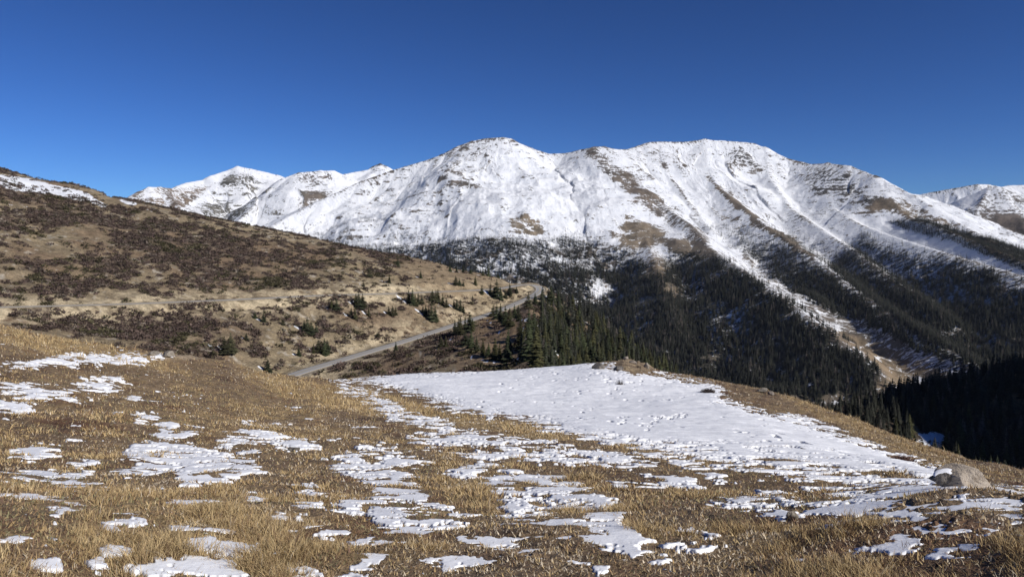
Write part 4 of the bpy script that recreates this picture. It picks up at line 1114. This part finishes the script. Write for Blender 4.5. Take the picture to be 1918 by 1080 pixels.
def put_rock(x, y, wpx, hpx, seed, label, mat=None, name='rock', depth=0.9, tilt=(0, 0, 0), sheet=None, sink=0.3, cuts=9, cat='rock', group=None, rough=0.05):
    p, ij = (sheet or FGS).at(x, y); d = np.linalg.norm(p)
    w, h = wpx * d / F, hpx * d / F
    o = link(name, rock(name, w/2, w/2*depth, h/2*(1+sink), seed, mat or M_rock, cuts, 5 if wpx > 20 else 4, rough))
    o.location = (p[0], p[1] + w/2*depth*0.5, p[2] + h/2*(1+sink) - h*sink)
    o.rotation_euler = tuple(math.radians(t) for t in tilt)
    return tag(o, label, cat, group), p, w, h

# the big boulder at the right rim: broad, domed, steeper on its right, with a low slab on its left that carries snow
def boulder():
    p, _ = FGS.at(1818, 914); d = np.linalg.norm(p); k = d / F
    import bmesh
    bm = bmesh.new(); bmesh.ops.create_icosphere(bm, subdivisions=6, radius=1.0)
    V = np.array([v.co for v in bm.verts]); Fc = np.array([[v.index for v in f.verts] for f in bm.faces]); bm.free()
    # facets: flat sloping top-left, steep right face, broad front
    for n_, o_ in (((-0.55, -0.25, 0.80), 0.74), ((0.88, -0.2, 0.42), 0.80), ((0.15, -0.93, 0.33), 0.72), ((-0.80, -0.55, 0.05), 0.82), ((0.25, 0.1, 0.96), 0.84), ((0.62, -0.75, 0.2), 0.80), ((-0.2, 0.95, 0.2), 0.7), ((-0.15,-0.6,0.78),0.82)):
        n_ = np.array(n_) / np.linalg.norm(n_); q = V @ n_ - o_; V = V - np.maximum(q, 0)[:, None] * n_ * 0.93
    r = V / np.linalg.norm(V, axis=1)[:, None]
    V = V + r * (0.10 * fbm(V[:,0]*1.8 + 3, V[:,1]*1.8 + V[:,2]*2.1, 5, 5, 0.6) + 0.03 * fbm(V[:,0]*7, V[:,1]*7 + V[:,2]*8, 4, 9) - 0.10 * np.maximum(0, 0.12 - np.abs(fbm(V[:,0]*1.3 + 8, V[:,1]*1.3 + V[:,2]*2.6, 3, 19))))[:, None]
    V = V * [42*k, 32*k, 25*k]
    V[:, 2] += V[:, 0] * -0.10
    o = link('boulder', make_mesh('boulder', V, Fc, M_boulder, True)); o.location = (p[0], p[1] + 18*k, p[2] + 9*k)
    tag(o, 'big rounded tan granite boulder at the meadow\'s right rim', 'boulder')
    # the low dark slab at its left foot, with snow lying on its sloping top
    p2 = p + np.array([-37*k, 15*k, 0]); p2[2] = p[2] + 7*k
    o2 = link('rock', rock('rock', 21*k, 16*k, 9.5*k, 12, M_rockdark, 8, 5, 0.05)); o2.location = (p2[0], p2[1], p2[2] + 6*k); o2.rotation_euler = (0, math.radians(-17), math.radians(12))
    tag(o2, 'low lichen-dark rock with a snow cap leaning against the big boulder', 'rock')
    c = link('snow_cap', rock('snow_cap', 17*k, 11*k, 4*k, 5, M_snow, 3, 4, 0.03), o2); c.location = (3*k, -3*k, 6.3*k); c.rotation_euler = (math.radians(16), math.radians(2), 0)
M_boulder = rock_mat('tan_granite', (0.46, 0.385, 0.30), (0.56, 0.48, 0.39), (0.30, 0.24, 0.18), 0.22)
boulder()
put_rock(1121, 693, 26, 13, 21, 'round dark boulder half buried in the snow below the stony knob', M_rockdark, 'boulder', 0.9, (0, 8, 0), cat='boulder', sink=0.5)
put_rock(1172, 676, 13, 10, 22, 'pointed pale rock topping the stony knob on the snowfield crest', M_rock, tilt=(0, 25, 20), cuts=12, sink=0.5)
put_rock(1186, 681, 16, 6, 23, 'flat rock just right of the pointed one on the stony knob', M_rock, tilt=(0, 14, 40), sink=0.6)
put_rock(1159, 694, 20, 8, 24, 'mottled grey rock with a snowy foot at the near side of the knob', M_rockdark, tilt=(0, -8, 10), sink=0.5)
put_rock(1213, 690, 14, 12, 25, 'blocky pale rock at the right end of the stony knob', M_rockpale, tilt=(0, 18, 0), cuts=12, sink=0.5)
put_rock(1862, 914, 14, 6, 41, 'small tan stone in grass at the right foot of the big boulder', M_rockpale, 'stone', cat='stone', sink=0.5)
put_rock(1800, 920, 11, 4, 42, 'little grey stone just in front of the big boulder', M_rockdark, 'stone', cat='stone', sink=0.5)
put_rock(1485, 973, 26, 15, 31, 'flat-topped tan stone tilted in the brown grass below the snow edge', M_rockpale, 'stone', 0.7, (0, 22, 15), cat='stone', cuts=12)
put_rock(315, 668, 24, 10, 32, 'pale crumbling rock on the rim of the golden hump', M_rockpale, tilt=(0, 5, 0))
put_rock(288, 664, 16, 7, 33, 'smaller pale rock left of the crumbling one on the hump\'s rim', M_rockpale)
put_rock(548, 845, 22, 8, 34, 'low grey-brown stone in grass above the middle snow drift', M_rockdark, 'stone', cat='stone')
put_rock(1430, 735, 22, 8, 35, 'low tan rock on the right-hand rim beyond the snowfield', M_rockpale)
put_rock(1445, 740, 12, 7, 36, 'small rock beside the low tan one on the right-hand rim', M_rock)
put_rock(840, 768, 14, 6, 37, 'reddish earth-brown stone at the lower edge of the snowfield', M_rockdark, 'stone', cat='stone')
put_rock(1507, 846, 18, 6, 38, 'flat reddish stone lying in the thin snow', M_rockdark, 'stone', cat='stone')

def twig_bush(x, y, wpx, hpx, n, label, col, name='bush', dome=True):
    p, _ = FGS.at(x, y); d = np.linalg.norm(p); w, h = wpx*d/F, hpx*d/F
    r = np.random.default_rng(int(x))
    a = r.uniform(0, 6.283, n); s = r.uniform(0, 1, n) ** 0.6
    bx, by = np.cos(a)*s*w*0.28, np.sin(a)*s*w*0.28
    tx, ty = np.cos(a)*s*w*0.52 + r.normal(0, .03*w, n), np.sin(a)*s*w*0.52 + r.normal(0, .03*w, n)
    tz = h * (np.sqrt(np.maximum(1 - (s*0.9)**2, 0.05)) if dome else r.uniform(0.5, 1.1, n)) * r.uniform(0.6, 1.1, n)
    t_ = 0.008 + 0.006 * r.random(n); V = []
    k = np.stack([bx, by, np.full(n, -0.08)], -1); t = np.stack([tx, ty, tz], -1); mid = (k + t)/2 + r.normal(0, .05*w, (n, 3))
    fa = r.uniform(0, 6.283, n); off = np.stack([np.cos(fa)*t_, np.sin(fa)*t_, 0*t_], -1)
    tr = np.stack([k-off, k+off, mid+off, k-off, mid+off, mid-off, mid-off, mid+off, t], 1).reshape(-1, 3)
    C = np.repeat(np.array(col)[None] * r.uniform(0.6, 1.5, (n, 1)), 9, 0)
    o = link(name, make_mesh(name, tr, np.arange(len(tr)).reshape(-1, 3), M_scrub, False, C)); o.location = p
    return tag(o, label, 'bush')
twig_bush(1326, 737, 28, 11, 700, 'dense low dark bush in the snow near the right-hand rim', (0.07, 0.055, 0.05))
twig_bush(1161, 722, 14, 13, 90, 'sparse upright twiggy bush alone in the snow below the knob', (0.09, 0.075, 0.065), dome=False)
twig_bush(1690, 862, 40, 9, 500, 'reddish low bush on thin snow left of the big boulder', (0.12, 0.07, 0.055))

def curve_sign(x, y, hpx, label):
    p, _ = HIL.at(x, y); h = hpx * np.linalg.norm(p) / F
    e = bpy.data.objects.new('road_sign', None); COL.objects.link(e); e.location = p; tag(e, label, 'sign')
    def box(name, sx, sy, sz, loc, mat, rot=0, bev=0.01):
        V = np.array([(a*sx/2, b*sy/2, c*sz/2) for a in (-1, 1) for b in (-1, 1) for c in (-1, 1)])
        if rot: c_, s_ = math.cos(rot), math.sin(rot); V = np.stack([V[:,0]*c_ - V[:,2]*s_, V[:,1], V[:,0]*s_ + V[:,2]*c_], -1)
        Fc = np.array([(0,1,3,2),(4,6,7,5),(0,4,5,1),(2,3,7,6),(0,2,6,4),(1,5,7,3)])
        o = link(name, make_mesh(name, V + np.array(loc), Fc, mat, False), e)
        md_ = o.modifiers.new('edges', 'BEVEL'); md_.width = bev; md_.segments = 2
    box('post', 0.10, 0.10, h*0.98, (0, 0.06, h*0.45), M_post)
    box('panel', 0.75, 0.03, 0.75, (0, 0, h*0.82), M_panel, math.radians(45))
def flat_mat(name, c, r=0.5):
    m, nt, b = new_mat(name); g = nd(nt, 'ShaderNodeTexCoord').outputs['Object']
    nt.links.new(mixrgb(nt, noise(nt, 6, 4, 0.6, g), tuple(v*0.8 for v in c), c), b.inputs['Base Color']); b.inputs['Roughness'].default_value = r
    return m
M_post = flat_mat('weathered_post', (0.10, 0.085, 0.07), 0.8); M_panel = flat_mat('dark_panel', (0.06, 0.055, 0.05), 0.5)
curve_sign(996, 537, 11, 'small dark sign on a post at the inner edge of the hairpin')

# ================================================================== light, sky, camera
SUN_AZ, SUN_EL = math.radians(121), math.radians(33)
sd = np.array([math.sin(SUN_AZ)*math.cos(SUN_EL), math.cos(SUN_AZ)*math.cos(SUN_EL), math.sin(SUN_EL)])
from mathutils import Vector
sun = bpy.data.lights.new('sun', 'SUN'); sun.energy = 4.7; sun.angle = math.radians(0.53); sun.color = (1.0, 0.955, 0.89)
so = link('sun', sun); so.rotation_euler = Vector(sd).to_track_quat('Z', 'Y').to_euler()
w = bpy.data.worlds.new('World'); S.world = w; w.use_nodes = True
nt = w.node_tree; nt.nodes.clear()
out = nt.nodes.new('ShaderNodeOutputWorld'); bg = nt.nodes.new('ShaderNodeBackground'); sk = nt.nodes.new('ShaderNodeTexSky')
sk.sky_type = 'NISHITA'; sk.sun_disc = False; sk.sun_elevation = SUN_EL; sk.sun_rotation = SUN_AZ
sk.altitude = 3700; sk.air_density = 1.0; sk.dust_density = 0.0; sk.ozone_density = 10.0
gm = nt.nodes.new('ShaderNodeGamma'); gm.inputs['Gamma'].default_value = 1.32; nt.links.new(sk.outputs[0], gm.inputs['Color'])
bg.inputs['Strength'].default_value = 0.08
nt.links.new(mixrgb(nt, 1.0, gm.outputs[0], (0.54, 0.565, 0.575), 'MULTIPLY'), bg.inputs[0]); nt.links.new(bg.outputs[0], out.inputs[0])

hm = bpy.data.materials.new('thin_air'); hm.use_nodes = True
hn = hm.node_tree; hn.nodes.clear(); ho = hn.nodes.new('ShaderNodeOutputMaterial'); hv = hn.nodes.new('ShaderNodeVolumePrincipled')
hv.inputs['Color'].default_value = (0.72, 0.82, 1.0, 1); hv.inputs['Density'].default_value = 1.3e-5; hv.inputs['Anisotropy'].default_value = 0.0
hn.links.new(hv.outputs[0], ho.inputs['Volume'])
hb = np.array([(x, y, z) for x in (-7000, 7000) for y in (-900, 8200) for z in (-352, 640)], float)
hz = link('haze', make_mesh('haze', hb, np.array([(0,1,3,2),(4,6,7,5),(0,4,5,1),(2,3,7,6),(0,2,6,4),(1,5,7,3)]), hm, False)); tag(hz, kind='stuff', label='thin pale mountain air over the valley', cat='haze')
S.cycles.volume_bounces = 0
cam = bpy.data.cameras.new('camera'); cam.sensor_width = 36; cam.lens = 36 * F / W; cam.clip_start = 0.05; cam.clip_end = 60000
co = link('camera', cam); co.rotation_euler = (math.radians(90) - PITCH, 0, 0)
S.camera = co
S.view_settings.view_transform = 'Standard'; S.view_settings.look = 'None'; S.view_settings.gamma = 1; S.view_settings.exposure = 0
S.cycles.max_bounces = 5; S.cycles.diffuse_bounces = 3
S.cycles.use_denoising = True
print('done', time.time() - T0)
